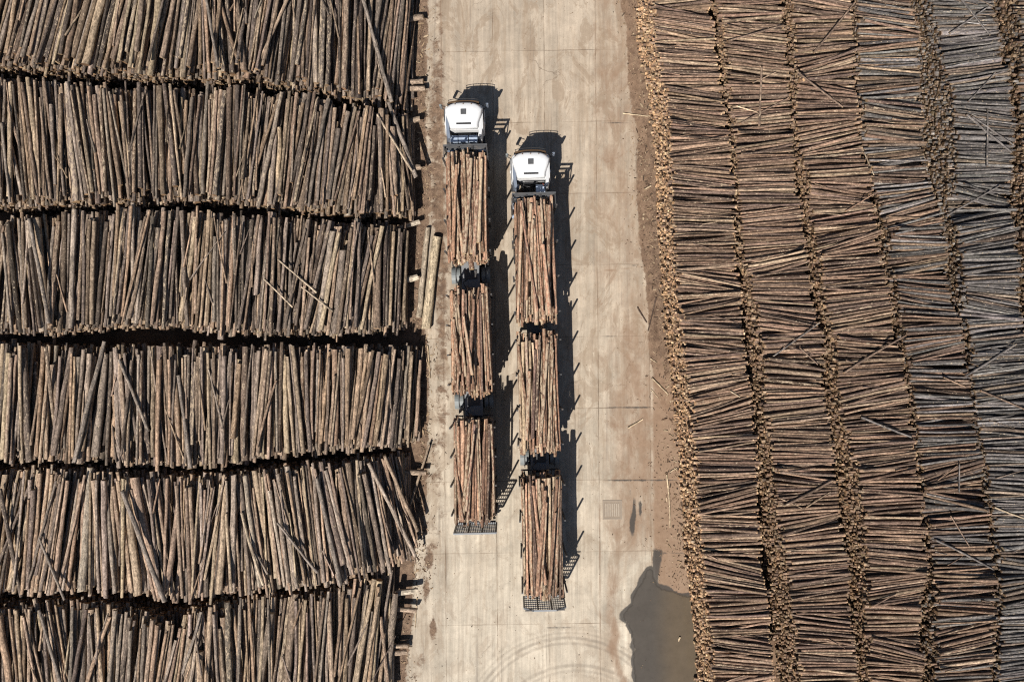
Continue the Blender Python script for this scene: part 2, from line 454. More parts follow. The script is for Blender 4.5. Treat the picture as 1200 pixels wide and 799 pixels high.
class LogSet:
    """A pile under construction: a height field in which each new log comes to rest on those below."""
    def __init__(self, u0, u1, a0, a1, du, da, axis, floor=0.0):
        self.u0, self.a0, self.du, self.da, self.axis = u0, a0, du, da, axis
        self.nu, self.na = int((u1 - u0) / du) + 1, int((a1 - a0) / da) + 1
        self.H = np.full((self.na, self.nu), floor)
        self.own = np.full((self.na, self.nu), -1, int)
        self.logs = []
    def stations(self, u, a, th, L):
        h = 0.5 * L * math.cos(th)
        i0 = max(0, int(math.ceil((a - h - self.a0) / self.da)))
        i1 = min(self.na - 1, int(math.floor((a + h - self.a0) / self.da)))
        if i1 - i0 < 3: return None
        ii = np.arange(i0, i1 + 1)
        aa = self.a0 + ii * self.da
        uu = u + math.tan(th) * (aa - a)
        return ii, aa, uu, h
    def window(self, uu, rr):
        K = int(rr.max() / self.du) + 1
        j = np.rint((uu - self.u0) / self.du).astype(int)
        jj = j[:, None] + np.arange(-K, K + 1)[None, :]
        ok = (jj >= 0) & (jj < self.nu)
        jj = np.clip(jj, 0, self.nu - 1)
        d2 = (self.u0 + jj * self.du - uu[:, None]) ** 2
        cap = rr[:, None] ** 2 - d2
        return jj, ok & (cap > 0), np.sqrt(np.maximum(cap, 0))
    def rest(self, u, a, th, L, r1, r2):
        st = self.stations(u, a, th, L)
        if st is None: return None
        ii, aa, uu, h = st
        rr = r1 + (r2 - r1) * (aa - (a - h)) / (2 * h)
        jj, ok, cap = self.window(uu, rr * 0.96)
        req = np.where(ok, self.H[ii[:, None], jj] + cap, -9).max(axis=1)
        x = aa - a
        lft, rgt = x < 0, x >= 0
        if lft.sum() < 1 or rgt.sum() < 1: return None
        xl, zl, xr, zr = x[lft], req[lft], x[rgt], req[rgt]
        q = (zr[None, :] - zl[:, None]) / (xr[None, :] - xl[:, None])
        p = zl[:, None] - q * xl[:, None]
        k = int(np.argmax(p)); i, j = divmod(k, p.shape[1])
        return p[i, j], float(np.clip(q[i, j], -0.3, 0.3))
    def add(self, u, a, th, L, r1, r2, p, q, **info):
        k = len(self.logs)
        st = self.stations(u, a, th, L)
        if st is not None:
            ii, aa, uu, h = st
            rr = r1 + (r2 - r1) * (aa - (a - h)) / (2 * h)
            jj, ok, cap = self.window(uu, rr)
            z = np.where(ok, (p + q * (aa - a))[:, None] + cap, -9)
            I = np.broadcast_to(ii[:, None], jj.shape)
            up = z > self.H[I, jj]
            self.H[I[up], jj[up]] = z[up]
            self.own[I[up], jj[up]] = k
        h = 0.5 * L * math.cos(th)
        e = []
        for s in (-1, 1):
            uu_, aa_, zz_ = u + s * h * math.tan(th), a + s * h, p + q * s * h
            e.append((uu_, aa_, zz_) if self.axis == 'y' else (aa_, uu_, zz_))
        self.logs.append(dict(a=e[0], b=e[1], r1=r1, r2=r2, u=u, ac=a, th=th, L=L, **info))
        return k
    def visible(self, zref):
        a = self.a0 + np.arange(self.na) * self.da
        u = self.u0 + np.arange(self.nu) * self.du
        A, U = np.meshgrid(a, u, indexing='ij')
        X, Y = (U, A) if self.axis == 'y' else (A, U)
        k = F / (CAM_H - np.minimum(self.H, 8))
        px, py = 600 + X * k, 399.5 - Y * k
        inf = (px > 0) & (px < 1200) & (py > 0) & (py < 799) & (self.own >= 0)
        n = np.bincount(self.own[inf], minlength=len(self.logs))
        return n * self.du * self.da

def tints(n, palette, sd=0.18, peel=(0.2, 0.25), hue=0.014):
    pal = np.array([p[:3] for p in palette]); wt = np.array([p[3] for p in palette]); wt = wt / wt.sum()
    k = rng.choice(len(pal), n, p=wt)
    c = pal[k] * np.exp(rng.normal(0, sd, (n, 1))) * np.exp(rng.normal(0, hue, (n, 3)))
    al = np.clip(rng.normal(peel[0], peel[1], (n, 1)), 0, 1)
    return np.concatenate([c, al], axis=1)

CUT = [(0.42, 0.265, 0.145, 3), (0.31, 0.185, 0.10, 3), (0.50, 0.35, 0.21, 2), (0.20, 0.12, 0.068, 2)]
GREY = [(0.180, 0.154, 0.133, 4), (0.205, 0.160, 0.125, 4), (0.250, 0.188, 0.138, 2.5), (0.118, 0.098, 0.085, 2.2), (0.35, 0.285, 0.21, 1.3)]

def ord_word(i, n, lo, hi):
    W = ['first', 'second', 'third', 'fourth', 'fifth', 'sixth', 'seventh', 'eighth', 'ninth', 'tenth', 'eleventh', 'twelfth', 'thirteenth', 'fourteenth', 'fifteenth']
    N = ['one', 'two', 'three', 'four', 'five', 'six', 'seven', 'eight', 'nine', 'ten', 'eleven', 'twelve', 'thirteen', 'fourteen', 'fifteen']
    if n == 2: return (lo if i == 0 else hi) + ' of two'
    if i == 0: return lo + ' of ' + (N[n - 1] if n <= 15 else 'many')
    if i == n - 1: return hi + ' of ' + (N[n - 1] if n <= 15 else 'many')
    return W[min(i, 14)] + ' from ' + lo + ' of ' + (N[n - 1] if n <= 15 else 'many')

def girth(r, lo, hi):
    return 'slender' if r < lo else ('thick' if r > hi else 'medium')

def tone(c):
    l = c[:3].mean()
    warm = c[0] / max(c[2], 1e-4)
    if c[3] > 0.72: return 'half barked'
    if l < 0.13: return 'dark'
    if l > 0.25: return 'pale'
    return 'brown' if warm > 1.36 else 'grey'

def finish(ls, name, cat, keep, tint, cap, sides, segs, bend, labeler, groups, stuff_name, stuff_label, frayed=0.0, zref=4.0, sorter=None, words_=('leftmost', 'rightmost')):
    """Turn a pile into objects: the KEEP logs that show most as things, the rest as one mass."""
    vis = ls.visible(zref)
    N = len(ls.logs)
    must = np.array([1 if l.get('must') else 0 for l in ls.logs])
    order = np.argsort(-(vis + must * 1000))
    keepers = [int(i) for i in order[:keep] if vis[i] + must[i] > 0.02]
    Pa = np.array([l['a'] for l in ls.logs]); Pb = np.array([l['b'] for l in ls.logs])
    ra = np.array([l['r1'] for l in ls.logs]); rb = np.array([l['r2'] for l in ls.logs])
    rows = []
    for i in keepers:
        l = ls.logs[i]
        rows.append([i, l.get('label') or labeler(l, tint[i]), groups(l), sorter(l)])
    by = {}
    for r in rows: by.setdefault(r[1], []).append(r)
    for lab, rr in by.items():
        if len(rr) > 1:
            rr.sort(key=lambda r: r[3])
            for k, r in enumerate(rr): r[1] = lab + ', ' + ord_word(k, len(rr), *words_)
    ks = np.array(keepers)
    ends_ = (0, .035, .25, .5, .75, .965, 1) if frayed else None
    v, lc = log_geometry(Pa[ks], Pb[ks], ra[ks], rb[ks], sides, segs, bend, 0.05, ends_)
    for j, (i, lab, grp, _) in enumerate(rows):
        c = (Pa[i] + Pb[i]) / 2
        me = mesh_from_logs(name, v[j:j + 1] - c, lc[j:j + 1], tint[i:i + 1], cap[i:i + 1], sides, segs, frayed)
        o = bpy.data.objects.new(name, me)
        o.location = c
        col.objects.link(o)
        tag(o, lab, cat, grp)
    rest = np.ones(N, bool); rest[ks] = False
    shown = rest & (vis > 0.003)
    hid = rest & ~shown
    # the rest: one mesh for everything, finely shaped where it can be seen, plain where it is buried
    parts = []
    for sel, sd, sg in ((shown, sides, segs), (hid, 8, 3)):
        if not sel.any(): continue
        v, lc = log_geometry(Pa[sel], Pb[sel], ra[sel], rb[sel], sd, sg, bend if sg > 3 else 0.0, 0.05, (0, .05, .95, 1) if sg == 3 else ends_)
        parts.append(mesh_from_logs(stuff_name, v, lc, tint[sel], cap[sel], sd, sg, frayed))
    if parts:
        me = parts[0]
        if len(parts) > 1:
            bm = bmesh.new()
            for q in parts: bm.from_mesh(q)
            me = bpy.data.meshes.new(stuff_name)
            bm.to_mesh(me); bm.free()
            me.materials.append(M['bark']); me.materials.append(M['cut'])
        o = bpy.data.objects.new(stuff_name, me)
        col.objects.link(o)
        tag(o, stuff_label, cat, None, 'stuff')
    return len(keepers), int(shown.sum()), int(hid.sum())

def smooth_noise(n, step, seed):
    g = np.random.default_rng(seed)
    m = int(n / step) + 4
    k = g.normal(0, 1, m)
    x = np.arange(n) / step + 1
    i = x.astype(int); f = x - i; f = f * f * (3 - 2 * f)
    return k[i] * (1 - f) + k[i + 1] * f

STACK_L = ['topmost', 'second', 'third', 'fourth', 'fifth', 'bottom']

def build_left():
    # edges of the six stacks at the height of their tops, in photo coordinates (x, y)
    bot = [
        [(-90, 66), (0, 71), (87, 81), (173, 85), (260, 86), (347, 96), (390, 108), (455, 116), (500, 113)],
        [(-90, 238), (0, 239), (108, 236), (173, 236), (243, 230), (303, 239), (368, 247), (433, 250), (500, 246)],
        [(-90, 390), (0, 391), (65, 391), (108, 383), (195, 383), (260, 391), (347, 393), (412, 391), (500, 383)],
        [(-90, 542), (0, 543), (87, 543), (173, 551), (260, 548), (303, 538), (368, 533), (433, 529), (500, 525)],
        [(-90, 700), (0, 700), (87, 697), (143, 703), (195, 707), (238, 705), (303, 700), (368, 691), (433, 678), (500, 668)],
        [(-90, 856), (0, 856), (500, 852)],
    ]
    top = [
        [(-90, -78), (0, -76), (500, -62)],
        [(-90, 84), (0, 86), (87, 96), (173, 98), (260, 96), (347, 107), (390, 122), (455, 122), (500, 116)],
        [(-90, 257), (0, 257), (65, 247), (130, 244), (195, 244), (260, 249), (325, 250), (390, 257), (500, 256)],
        [(-90, 403), (0, 403), (112, 406), (182, 404), (260, 406), (347, 405), (390, 406), (500, 405)],
        [(-90, 552), (0, 551), (100, 551), (173, 559), (238, 560), (303, 551), (390, 544), (433, 540), (500, 536)],
        [(-90, 714), (0, 715), (43, 705), (130, 713), (186, 728), (217, 717), (303, 703), (368, 696), (412, 686), (500, 674)],
    ]
    ends = [483, 488, 478, 492, 482, 462]
    angs = [
        [(-90, 12), (0, 13), (90, 13), (180, 11), (230, 8), (262, -4), (300, 12), (350, 3), (430, 4), (490, 6)],
        [(-90, -3), (0, -2), (40, -9), (80, -2), (150, -5), (220, 0), (255, 4), (320, 6), (350, 10), (430, 5), (490, -12)],
        [(-90, 2), (0, 4), (45, -6), (90, 4), (130, 2), (165, 8), (220, 2), (280, 6), (330, 2), (370, 14), (400, 8), (440, 4), (490, -2)],
        [(-90, 5), (0, 4), (60, 1), (100, 9), (150, 2), (200, -2), (250, 4), (330, 1), (400, 0), (440, 5), (490, 4)],
        [(-90, 8), (0, 7), (60, 9), (90, 1), (130, 4), (170, -11), (215, 0), (250, 6), (290, -8), (360, -8), (430, -7), (455, -14), (490, -16)],
        [(-90, 0), (0, 2), (50, -10), (90, -2), (150, 4), (215, 10), (250, -5), (300, 3), (370, 1), (430, 10), (490, 3)],
    ]
    zt = 3.9
    ls = LogSet(PX(-80, zt), -4.2, PY(870, zt), PY(-90, zt), 0.04, 0.30, 'y')
    rm = 0.119
    def rad(n):
        return np.clip(rm * np.exp(rng.normal(-.07, 0.37, n)), 0.055, 0.25)
    for k in range(6):
        uend = PX(ends[k], 1.3) - .12
        ustart = PX(-70, zt)
        bx, by = PX([p[0] for p in bot[k]], zt), PY([p[1] - 0.5 for p in bot[k]], zt)
        tx, ty = PX([p[0] for p in top[k]], zt), PY([p[1] + 1.0 for p in top[k]], zt)
        ax, av = PX([p[0] for p in angs[k]], zt), [p[1] for p in angs[k]]
        nz = smooth_noise(400, 14, 100 + k) * 0.20
        def height(u):
            d = uend - u
            e = np.clip(d / 3.0, 0, 1)
            i = np.clip(((np.asarray(u) - ustart) / 0.1).astype(int) if hasattr(u, '__len__') else int((u - ustart) / 0.1), 0, 399)
            return (1.15 + (zt - 0.15 - 1.15) * e ** 0.75) + nz[i] * (0.3 + 0.7 * e)
        def span(u):
            return float(np.interp(u, bx, by)), float(np.interp(u, tx, ty))
        # buried layers
        d = 2 * rm
        z, lay = rm, 0
        while z < 4:
            u = ustart + (lay % 2) * rm
            while u < uend - 0.05 - 0.05 * lay:
                if z < height(u) - 0.95:
                    lo, hi = span(u)
                    L = (hi - lo) - 0.25 + rng.normal(0, 0.14)
                    r = rm * rng.uniform(0.82, 1.02)
                    ls.add(u + rng.normal(0, 0.02), (lo + hi) / 2 + rng.normal(0, 0.14), R(rng.normal(0, 0.3)), L, r, r * 0.9, z + rng.normal(0, 0.015), 0.0, row=k, core=1)
                u += d
            z += d * 0.87; lay += 1
        # layers that come to rest one by one
        width = uend - ustart
        n = int(width / d * 3.15)
        for q in range(n):
            best = None
            r = float(rad(1)[0])
            for c in range(9):
                u = rng.uniform(ustart, uend - 0.02)
                lo, hi = span(u)
                th = R(np.interp(u, ax, av) + rng.normal(0, 3.4 if rng.random() < 0.78 else 8.5))
                full = hi - lo
                L = full * rng.uniform(0.86, 1.01) if rng.random() < 0.85 else full * rng.uniform(0.60, 0.88)
                slack = full - L
                a = (lo + hi) / 2 + rng.uniform(-0.5, 0.5) * slack + rng.normal(0, 0.17)
                taper = rng.uniform(0.72, 0.96)
                flip = rng.random() < 0.5
                r1, r2 = (r, r * taper) if flip else (r * taper, r)
                # logs that fan out at the end of the stack may not leave it
                if u + abs(math.tan(th)) * L / 2 > uend + 0.8: th *= 0.4
                s = ls.rest(u, a, th, L, r1, r2)
                if s is None: continue
                over = s[0] + r - height(u)
                score = over + abs(s[1]) * 2.5 + rng.normal(0, .07)
                if over < 0.20 and (best is None or score < best[0]):
                    best = (score, u, a, th, L, r1, r2, s)
            if best:
                _, u, a, th, L, r1, r2, s = best
                ls.add(u, a, th, L, r1, r2, s[0], s[1], row=k)
        # thin tops and broken limbs strewn over the stack
        for q in range(20):
            u = rng.uniform(ustart, uend - .4); lo, hi = span(u)
            th = R(np.interp(u, ax, av) + rng.normal(0, 11)); L = rng.uniform(1.0, 4.2); r = rng.uniform(.035, .075)
            a = rng.uniform(lo + L / 2, hi - L / 2)
            s = ls.rest(u, a, th, L, r, r * .6)
            if s: ls.add(u, a, th, L, r, r * .6, s[0], s[1], row=k, limb=1)
    # logs that stand out: they lie across the others
    G = (0.225, 0.185, 0.152); B = (0.26, 0.19, 0.135); W = (0.40, 0.315, 0.225)
    special = [
        (0, 240, -20, 260, 84, .15, G, 'slender grey log leaning left across the topmost left stack'),
        (0, 424, -4, 455, 112, .19, G, 'long grey log slanting down the topmost left stack to its foot'),
        (1, 451, 112, 483, 200, .22, G, 'thick grey log slanting off the road end of second left stack'),
        (1, 440, 131, 479, 194, .11, W, 'thin pale pole slanting beside a thick log, second left stack'),
        (2, 325, 304, 371, 343, .07, W, 'thin pale branch lying crosswise on third left stack, upper one'),
        (2, 310, 327, 343, 360, .06, W, 'thin pale branch lying crosswise on third left stack, lower left one'),
        (2, 352, 336, 391, 365, .06, W, 'thin pale branch lying crosswise on third left stack, lower right one'),
        (2, 38, 258, 66, 380, .19, G, 'grey log leaning left near the left edge of third stack'),
        (3, 143, 421, 172, 506, .10, G, 'slender dark pole slanting across the fourth left stack'),
        (3, 206, 440, 226, 548, .19, G, 'grey log leaning left in the middle of fourth stack'),
        (3, 120, 400, 90, 541, .21, G, 'thick grey log leaning right across the fourth left stack'),
        (4, 147, 574, 200, 700, .23, G, 'very thick grey log slanting across the fifth left stack'),
        (4, 50, 628, 80, 700, .12, G, 'short dark log slanting near the left edge of fifth stack'),
        (4, 329, 609, 372, 670, .13, G, 'short grey log lying askew on the right half of fifth stack'),
        (4, 446, 537, 484, 634, .19, B, 'brown log fanning out at the road end of fifth stack'),
        (4, 373, 559, 400, 684, .22, G, 'thick grey log leaning left in the right half of fifth stack'),
        (4, 284, 600, 310, 684, .15, W, 'pale peeled log leaning left in the middle of fifth stack'),
        (5, 240, 712, 212, 790, .14, G, 'grey log leaning right in the middle of bottom left stack'),
        (5, 50, 712, 72, 802, .16, G, 'grey log leaning left near the left edge of bottom stack'),
    ]
    stints = {}
    for k, x0, y0, x1, y1, r, c, lab in special:
        a, b = P(x1, y1, zt), P(x0, y0, zt)
        r *= 0.66 if r > .1 else 0.9
        L = math.hypot(b[0] - a[0], b[1] - a[1])
        th = math.atan2(b[0] - a[0], b[1] - a[1])
        u, ac = (a[0] + b[0]) / 2, (a[1] + b[1]) / 2
        s = ls.rest(u, ac, th, L, r, r * 0.85)
        if s is None: continue
        i = ls.add(u, ac, th, L, r, r * 0.82, s[0], s[1], row=k, must=1, label=lab)
        stints[i] = c
    N = len(ls.logs)
    tint = tints(N, GREY, 0.30, (0.27, 0.27))
    tint[:, :3] *= (1.13, 1.04, .95)
    # lower stacks are paler than those at the far end
    bright = np.array([0.84, 0.90, 1.0, 1.08, 1.36, 1.2])[[l['row'] for l in ls.logs]]
    tint[:, :3] *= bright[:, None]
    tint[:, :3] *= np.minimum(1, .33 / tint[:, :1].clip(.01)) ** .8
    for i, c in stints.items():
        tint[i, :3] = c
    lm = np.array([bool(l.get('limb')) for l in ls.logs])
    tint[lm, :3] *= 1.15; tint[lm, 3] = .3
    cap = tints(N, CUT, 0.2)
    cap[:, :3] *= 0.72
    def zone(l):
        x = 600 + l['u'] * F / (CAM_H - zt)
        return 'road end' if x > 400 else ('right half' if x > 250 else ('left half' if x > 110 else 'left edge'))
    def lab(l, c):
        return '%s %s log, %s of %s left stack' % (girth(max(l['r1'], l['r2']), .115, .165), tone(c), zone(l), STACK_L[l['row']])
    print('left', finish(ls, 'stacked_log', 'log', 300, tint, cap, 10, 7, 0.006, lab,
                 lambda l: 'logs in the %s stack left of the road' % STACK_L[l['row']],
                 'stacked_timber', 'the other long logs filling the six stacks left of the road', sorter=lambda l: l['u']))
    return ls

STACK_R = ['first', 'second', 'third', 'fourth', 'fifth', 'sixth']

def build_right():
    # (y, left edge x, right edge x) of the top of each stack, in photo coordinates
    ys = [0, 40, 80, 120, 160, 210, 260, 300, 340, 400, 440, 480, 540, 600, 660, 720, 800]
    left = [
        [764, 768, 776, 783, 787, 788, 790, 793, 796, 801, 806, 810, 817, 820, 824, 831, 839],
        [845, 849, 852, 855, 862, 866, 868, 872, 884, 897, 900, 899, 909, 913, 926, 932, 944],
        [930, 934, 934, 933, 936, 947, 956, 963, 967, 980, 986, 989, 1004, 1012, 1018, 1016, 1022],
        [1004, 1005, 1006, 1008, 1013, 1024, 1040, 1046, 1053, 1062, 1067, 1075, 1080, 1087, 1097, 1100, 1099],
        [1093, 1103, 1112, 1116, 1123, 1123, 1123, 1127, 1130, 1139, 1140, 1143, 1156, 1163, 1174, 1176, 1170],
        [1198, 1200, 1197, 1199, 1200, 1203, 1204, 1206, 1208, 1212, 1214, 1218, 1224, 1232, 1240, 1246, 1250],
    ]
    right = [
        [832, 839, 845, 850, 855, 860, 861, 864, 869, 871, 875, 884, 888, 889, 895, 903, 908],
        [918, 922, 923, 925, 928, 933, 940, 943, 951, 968, 969, 970, 981, 985, 996, 1000, 1010],
        [997, 1002, 1004, 1005, 1008, 1020, 1028, 1035, 1042, 1054, 1062, 1070, 1075, 1081, 1088, 1081, 1086],
        [1071, 1076, 1079, 1081, 1081, 1086, 1104, 1112, 1117, 1129, 1138, 1140, 1152, 1160, 1167, 1168, 1166],
        [1165, 1172, 1182, 1188, 1189, 1190, 1192, 1194, 1195, 1203, 1206, 1209, 1215, 1222, 1230, 1236, 1240],
        [1268, 1270, 1272, 1274, 1275, 1277, 1278, 1280, 1282, 1286, 1288, 1292, 1298, 1306, 1314, 1320, 1324],
    ]
    zt = 4.0
    yv = PY(ys, zt)[::-1]
    ulo, uhi = PY(838, zt), PY(-40, zt)
    ls = LogSet(ulo, uhi, 7.0, 38.0, 0.025, 0.17, 'x')
    rm = 0.086
    for k in range(6):
        le, re = PX(left[k], zt)[::-1], PX(right[k], zt)[::-1]
        prev = PX(right[k - 1], zt)[::-1] if k else le - 1.3
        nz = smooth_noise(500, 18, 300 + k) * 0.14
        af = smooth_noise(500, 13, 400 + k) * 7.0 + smooth_noise(500, 6, 500 + k) * 3.0 + 2.0
        idx = lambda u: min(499, max(0, int((u - ulo) / 0.1)))
        height = lambda u: zt - 0.05 + nz[idx(u)]
        def span(u):
            return float(np.interp(u, yv, le)), float(np.interp(u, yv, re))
        def slope(u):     # how far the foot of the face stands out, per metre of height
            if k == 0: return 0.06
            g = float(np.interp(u, yv, le) - np.interp(u, yv, prev))
            return min(max(g - 0.35, 0.0) / 4.0, 0.30)
        z, lay = rm, 0
        d = 2 * rm
        zmin = 0 if k == 0 else 1.2
        while z < 4.3:
            u = ulo + (lay % 2) * rm
            while u < uhi:
                if zmin <= z < height(u) - 0.55:
                    lo, hi = span(u)
                    o = -slope(u) * (height(u) - z) + rng.normal(0, 0.11)
                    r = rm * min(1.25, max(0.55, rng.normal(0.95, 0.17)))
                    ls.add(u + rng.normal(0, 0.03), (lo + hi) / 2 + o, R(rng.normal(0, 0.4)), hi - lo - 0.05, r, r * 0.9, z + rng.normal(0, 0.025), 0.0, row=k, core=1)
                u += d
            z += d * 0.85; lay += 1
        n = int((uhi - ulo) / d * 3.45)
        for q in range(n):
            best = None
            r = float(np.clip(rm * math.exp(rng.normal(0, 0.26)), 0.045, 0.16))
            for c in range(7):
                u = rng.uniform(ulo, uhi)
                lo, hi = span(u)
                full = hi - lo
                th = R(np.clip(af[idx(u)], -14, 16) + rng.normal(0, 2.4 if rng.random() < 0.90 else 8))
                L = full * rng.uniform(0.93, 1.03) + 0.1
                a = (lo + hi) / 2 - slope(u) * 0.3 + rng.normal(0, 0.10)
                t = rng.uniform(0.7, 0.95)
                r1, r2 = (r, r * t) if rng.random() < 0.5 else (r * t, r)
                s = ls.rest(u, a, th, L, r1, r2)
                if s is None: continue
                over = s[0] + r - height(u)
                score = over + abs(s[1]) * 2.0
                if over < 0.1 and (best is None or score < best[0]):
                    best = (score, u, a, th, L, r1, r2, s)
            if best:
                _, u, a, th, L, r1, r2, s = best
                ls.add(u, a, th, L, r1, r2, s[0], s[1], row=k)
        for q in range(14):
            u = rng.uniform(ulo, uhi); lo, hi = span(u)
            th = R(af[idx(u)] + rng.normal(0, 16)); L = rng.uniform(.5, 1.9); r = rng.uniform(.022, .05)
            a = rng.uniform(lo + L / 2, hi - L / 2)
            s = ls.rest(u, a, th, L, r, r * .6)
            if s: ls.add(u, a, th, L, r, r * .6, s[0], s[1], row=k, limb=1)
    G = (0.150, 0.132, 0.120); B = (0.180, 0.124, 0.090); W = (0.36, 0.28, 0.19)
    special = [
        (1, 889, 149, 892, 79, .10, B, 'straight brown pole lying crosswise on second stack right of road'),
        (2, 953, 63, 1001, 4, .085, B, 'long brown pole slanting across the top of third right stack'),
        (3, 1012, 54, 1022, 34, .075, W, 'short pale pole end slanting on the fourth right stack'),
        (4, 1123, 0, 1160, 42, .08, G, 'grey pole sloping down to the right, top of fifth right stack'),
        (4, 1112, 40, 1158, 8, .08, G, 'grey pole sloping up to the right, top of fifth right stack'),
        (4, 1131, 121, 1165, 86, .06, G, 'thin grey pole slanting alone on the fifth right stack'),
        (4, 1154, 197, 1154, 130, .075, G, 'grey pole lying straight across the fifth right stack'),
        (4, 1129, 136, 1183, 180, .10, G, 'thick grey pole crossing a straight one on fifth right stack'),
        (4, 1136, 138, 1186, 172, .075, G, 'thinner grey pole beside a thick crossing one, fifth right stack'),
        (2, 928, 90, 986, 127, .085, B, 'brown pole sloping down to the right on third right stack'),
        (1, 851, 50, 916, 31, .08, B, 'brown pole sloping gently upward on the second right stack'),
        (1, 866, 146, 924, 115, .07, B, 'thin brown pole sloping upward behind a crosswise one, second right stack'),
        (4, 1117, 251, 1171, 218, .07, G, 'thin grey pole sloping upward below the crossing poles, fifth right stack'),
        (3, 1012, 170, 1025, 206, .05, W, 'thin pale branch hanging down the fourth right stack'),
        (1, 905, 418, 958, 378, .06, G, 'thin grey branch sloping upward in the middle of second right stack'),
        (1, 935, 407, 959, 427, .06, B, 'short brown branch sloping down in the middle of second right stack'),
        (4, 1129, 441, 1188, 403, .10, G, 'stout grey pole sloping upward between fifth and sixth right stacks'),
        (2, 988, 437, 1060, 393, .09, B, 'brown pole sloping upward in the middle of third right stack'),
        (0, 855, 458, 867, 465, .06, W, 'short pale stick lying alone on the first right stack'),
        (4, 1146, 457, 1199, 479, .085, B, 'brown pole sloping down toward the sixth right stack'),
        (3, 1010, 489, 1067, 512, .10, G, 'grey pole sloping down across the third and fourth right stacks'),
        (1, 918, 592, 975, 563, .11, B, 'thick brown pole sloping upward low on the second right stack'),
        (4, 1123, 577, 1123, 543, .06, G, 'short grey pole lying crosswise low on the fifth right stack'),
        (3, 1114, 604, 1138, 641, .05, B, 'thin dark branch sloping down low on the fourth right stack'),
        (4, 1162, 593, 1200, 607, .08, W, 'pale peeled pole sloping down at the low right edge'),
        (3, 1096, 632, 1166, 668, .09, G, 'grey pole sloping down low on the fourth right stack, left of two neighbours'),
    ]
    st = {}
    for k, x0, y0, x1, y1, r, c, lab in special:
        a, b = P(x0, y0, zt), P(x1, y1, zt)
        r *= 0.72
        if b[0] < a[0]: a, b = b, a
        dx, dy = b[0] - a[0], b[1] - a[1]
        L = math.hypot(dx, dy)
        if abs(dx) < 0.35 * abs(dy):     # crosswise: too steep for the height field's axis, so rest it on the highest points below
            m = []
            for s in np.linspace(0, 1, 40):
                i = int(round((a[0] + dx * s - ls.a0) / ls.da)); j = int(round((a[1] + dy * s - ls.u0) / ls.du))
                m.append(ls.H[min(max(i, 0), ls.na - 1), min(max(j, 0), ls.nu - 1)])
            z = np.percentile(m, 92) + r * 0.8
            ls.logs.append(dict(a=(a[0], a[1], z), b=(b[0], b[1], z + 0.02), r1=r, r2=r * 0.85, u=(a[1] + b[1]) / 2, ac=(a[0] + b[0]) / 2, th=0, L=L, row=k, must=1, label=lab))
            st[len(ls.logs) - 1] = c
            continue
        th = math.atan2(dy, dx)
        u, ac = (a[1] + b[1]) / 2, (a[0] + b[0]) / 2
        s = ls.rest(u, ac, th, L, r, r * 0.85)
        if s is None:
            continue
        i = ls.add(u, ac, th, L, r, r * 0.82, s[0], s[1], row=k, must=1, label=lab)
        st[i] = c
    N = len(ls.logs)
    rows = np.array([l['row'] for l in ls.logs])
    warm = [(0.170, 0.112, 0.079, 4), (0.203, 0.134, 0.091, 3), (0.124, 0.085, 0.064, 3), (0.26, 0.187, 0.127, 1.4)]
    cool = [(0.138, 0.124, 0.114, 4), (0.172, 0.156, 0.144, 3), (0.100, 0.089, 0.082, 3), (0.170, 0.128, 0.096, 2.2)]
    tint = tints(N, warm, 0.22, (0.18, 0.22))
    tc = tints(N, cool, 0.25, (0.14, 0.18))
    yy = np.array([l['u'] for l in ls.logs])
    isc = (rows == 4) | ((rows == 3) & (rng.random(N) < 0.4)) | ((rows == 5) & (rng.random(N) < 0.4))
    tint[isc] = tc[isc]
    tint[:, :3] *= np.array([1.12, 1.10, 1.08, .98, .98, 0.92])[rows][:, None]
    for i, c in st.items(): tint[i, :3] = c
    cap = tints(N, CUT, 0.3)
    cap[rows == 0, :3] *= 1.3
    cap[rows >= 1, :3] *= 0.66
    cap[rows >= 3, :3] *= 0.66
    lm = np.array([bool(l.get('limb')) for l in ls.logs])
    tint[lm, :3] *= 1.25; tint[lm, 3] = .25
    def zone(l):
        y = 399.5 - l['u'] * F / (CAM_H - zt)
        return 'upper end' if y < 160 else ('upper middle' if y < 360 else ('lower middle' if y < 580 else 'lower end'))
    def lab(l, c):
        return '%s %s pole, %s of %s right stack' % (girth(max(l['r1'], l['r2']), .10, .13), tone(c), zone(l), STACK_R[l['row']])
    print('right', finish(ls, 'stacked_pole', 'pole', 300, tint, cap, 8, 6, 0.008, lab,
                 lambda l: 'poles in the %s stack right of the road' % STACK_R[l['row']],
                 'stacked_pulpwood', 'the other short poles filling the six stacks right of the road', sorter=lambda l: -l['u'], words_=('top', 'bottom'), frayed=0.7))
    return ls

LS_LEFT = build_left()
LS_RIGHT = build_right()

# ------------------------------------------------------------------ single logs and sticks
def one_log(name, a, b, r1, r2, tint, label, cat, group=None, sides=12, segs=7, bend=0.004, cap=(0.40, 0.28, 0.15)):
    v, lc = log_geometry([a], [b], [r1], [r2], sides, segs, bend)
    c = (np.array(a) + np.array(b)) / 2
    me = mesh_from_logs(name, v - c, lc, np.array([tint]), np.array([list(cap) + [0]]), sides, segs)
    o = bpy.data.objects.new(name, me); o.location = c
    col.objects.link(o)
    return tag(o, label, cat, group)

def ground_log(name, p0, p1, r1, r2, tint, label, cat, z=0.01, group=None, dz=0.0, **kw):
    a = P(*p0, z + r1); b = P(*p1, z + r2)
    return one_log(name, (a[0], a[1], z + r1), (b[0], b[1], z + dz + r2), r1, r2, tint, label, cat, group, **kw)

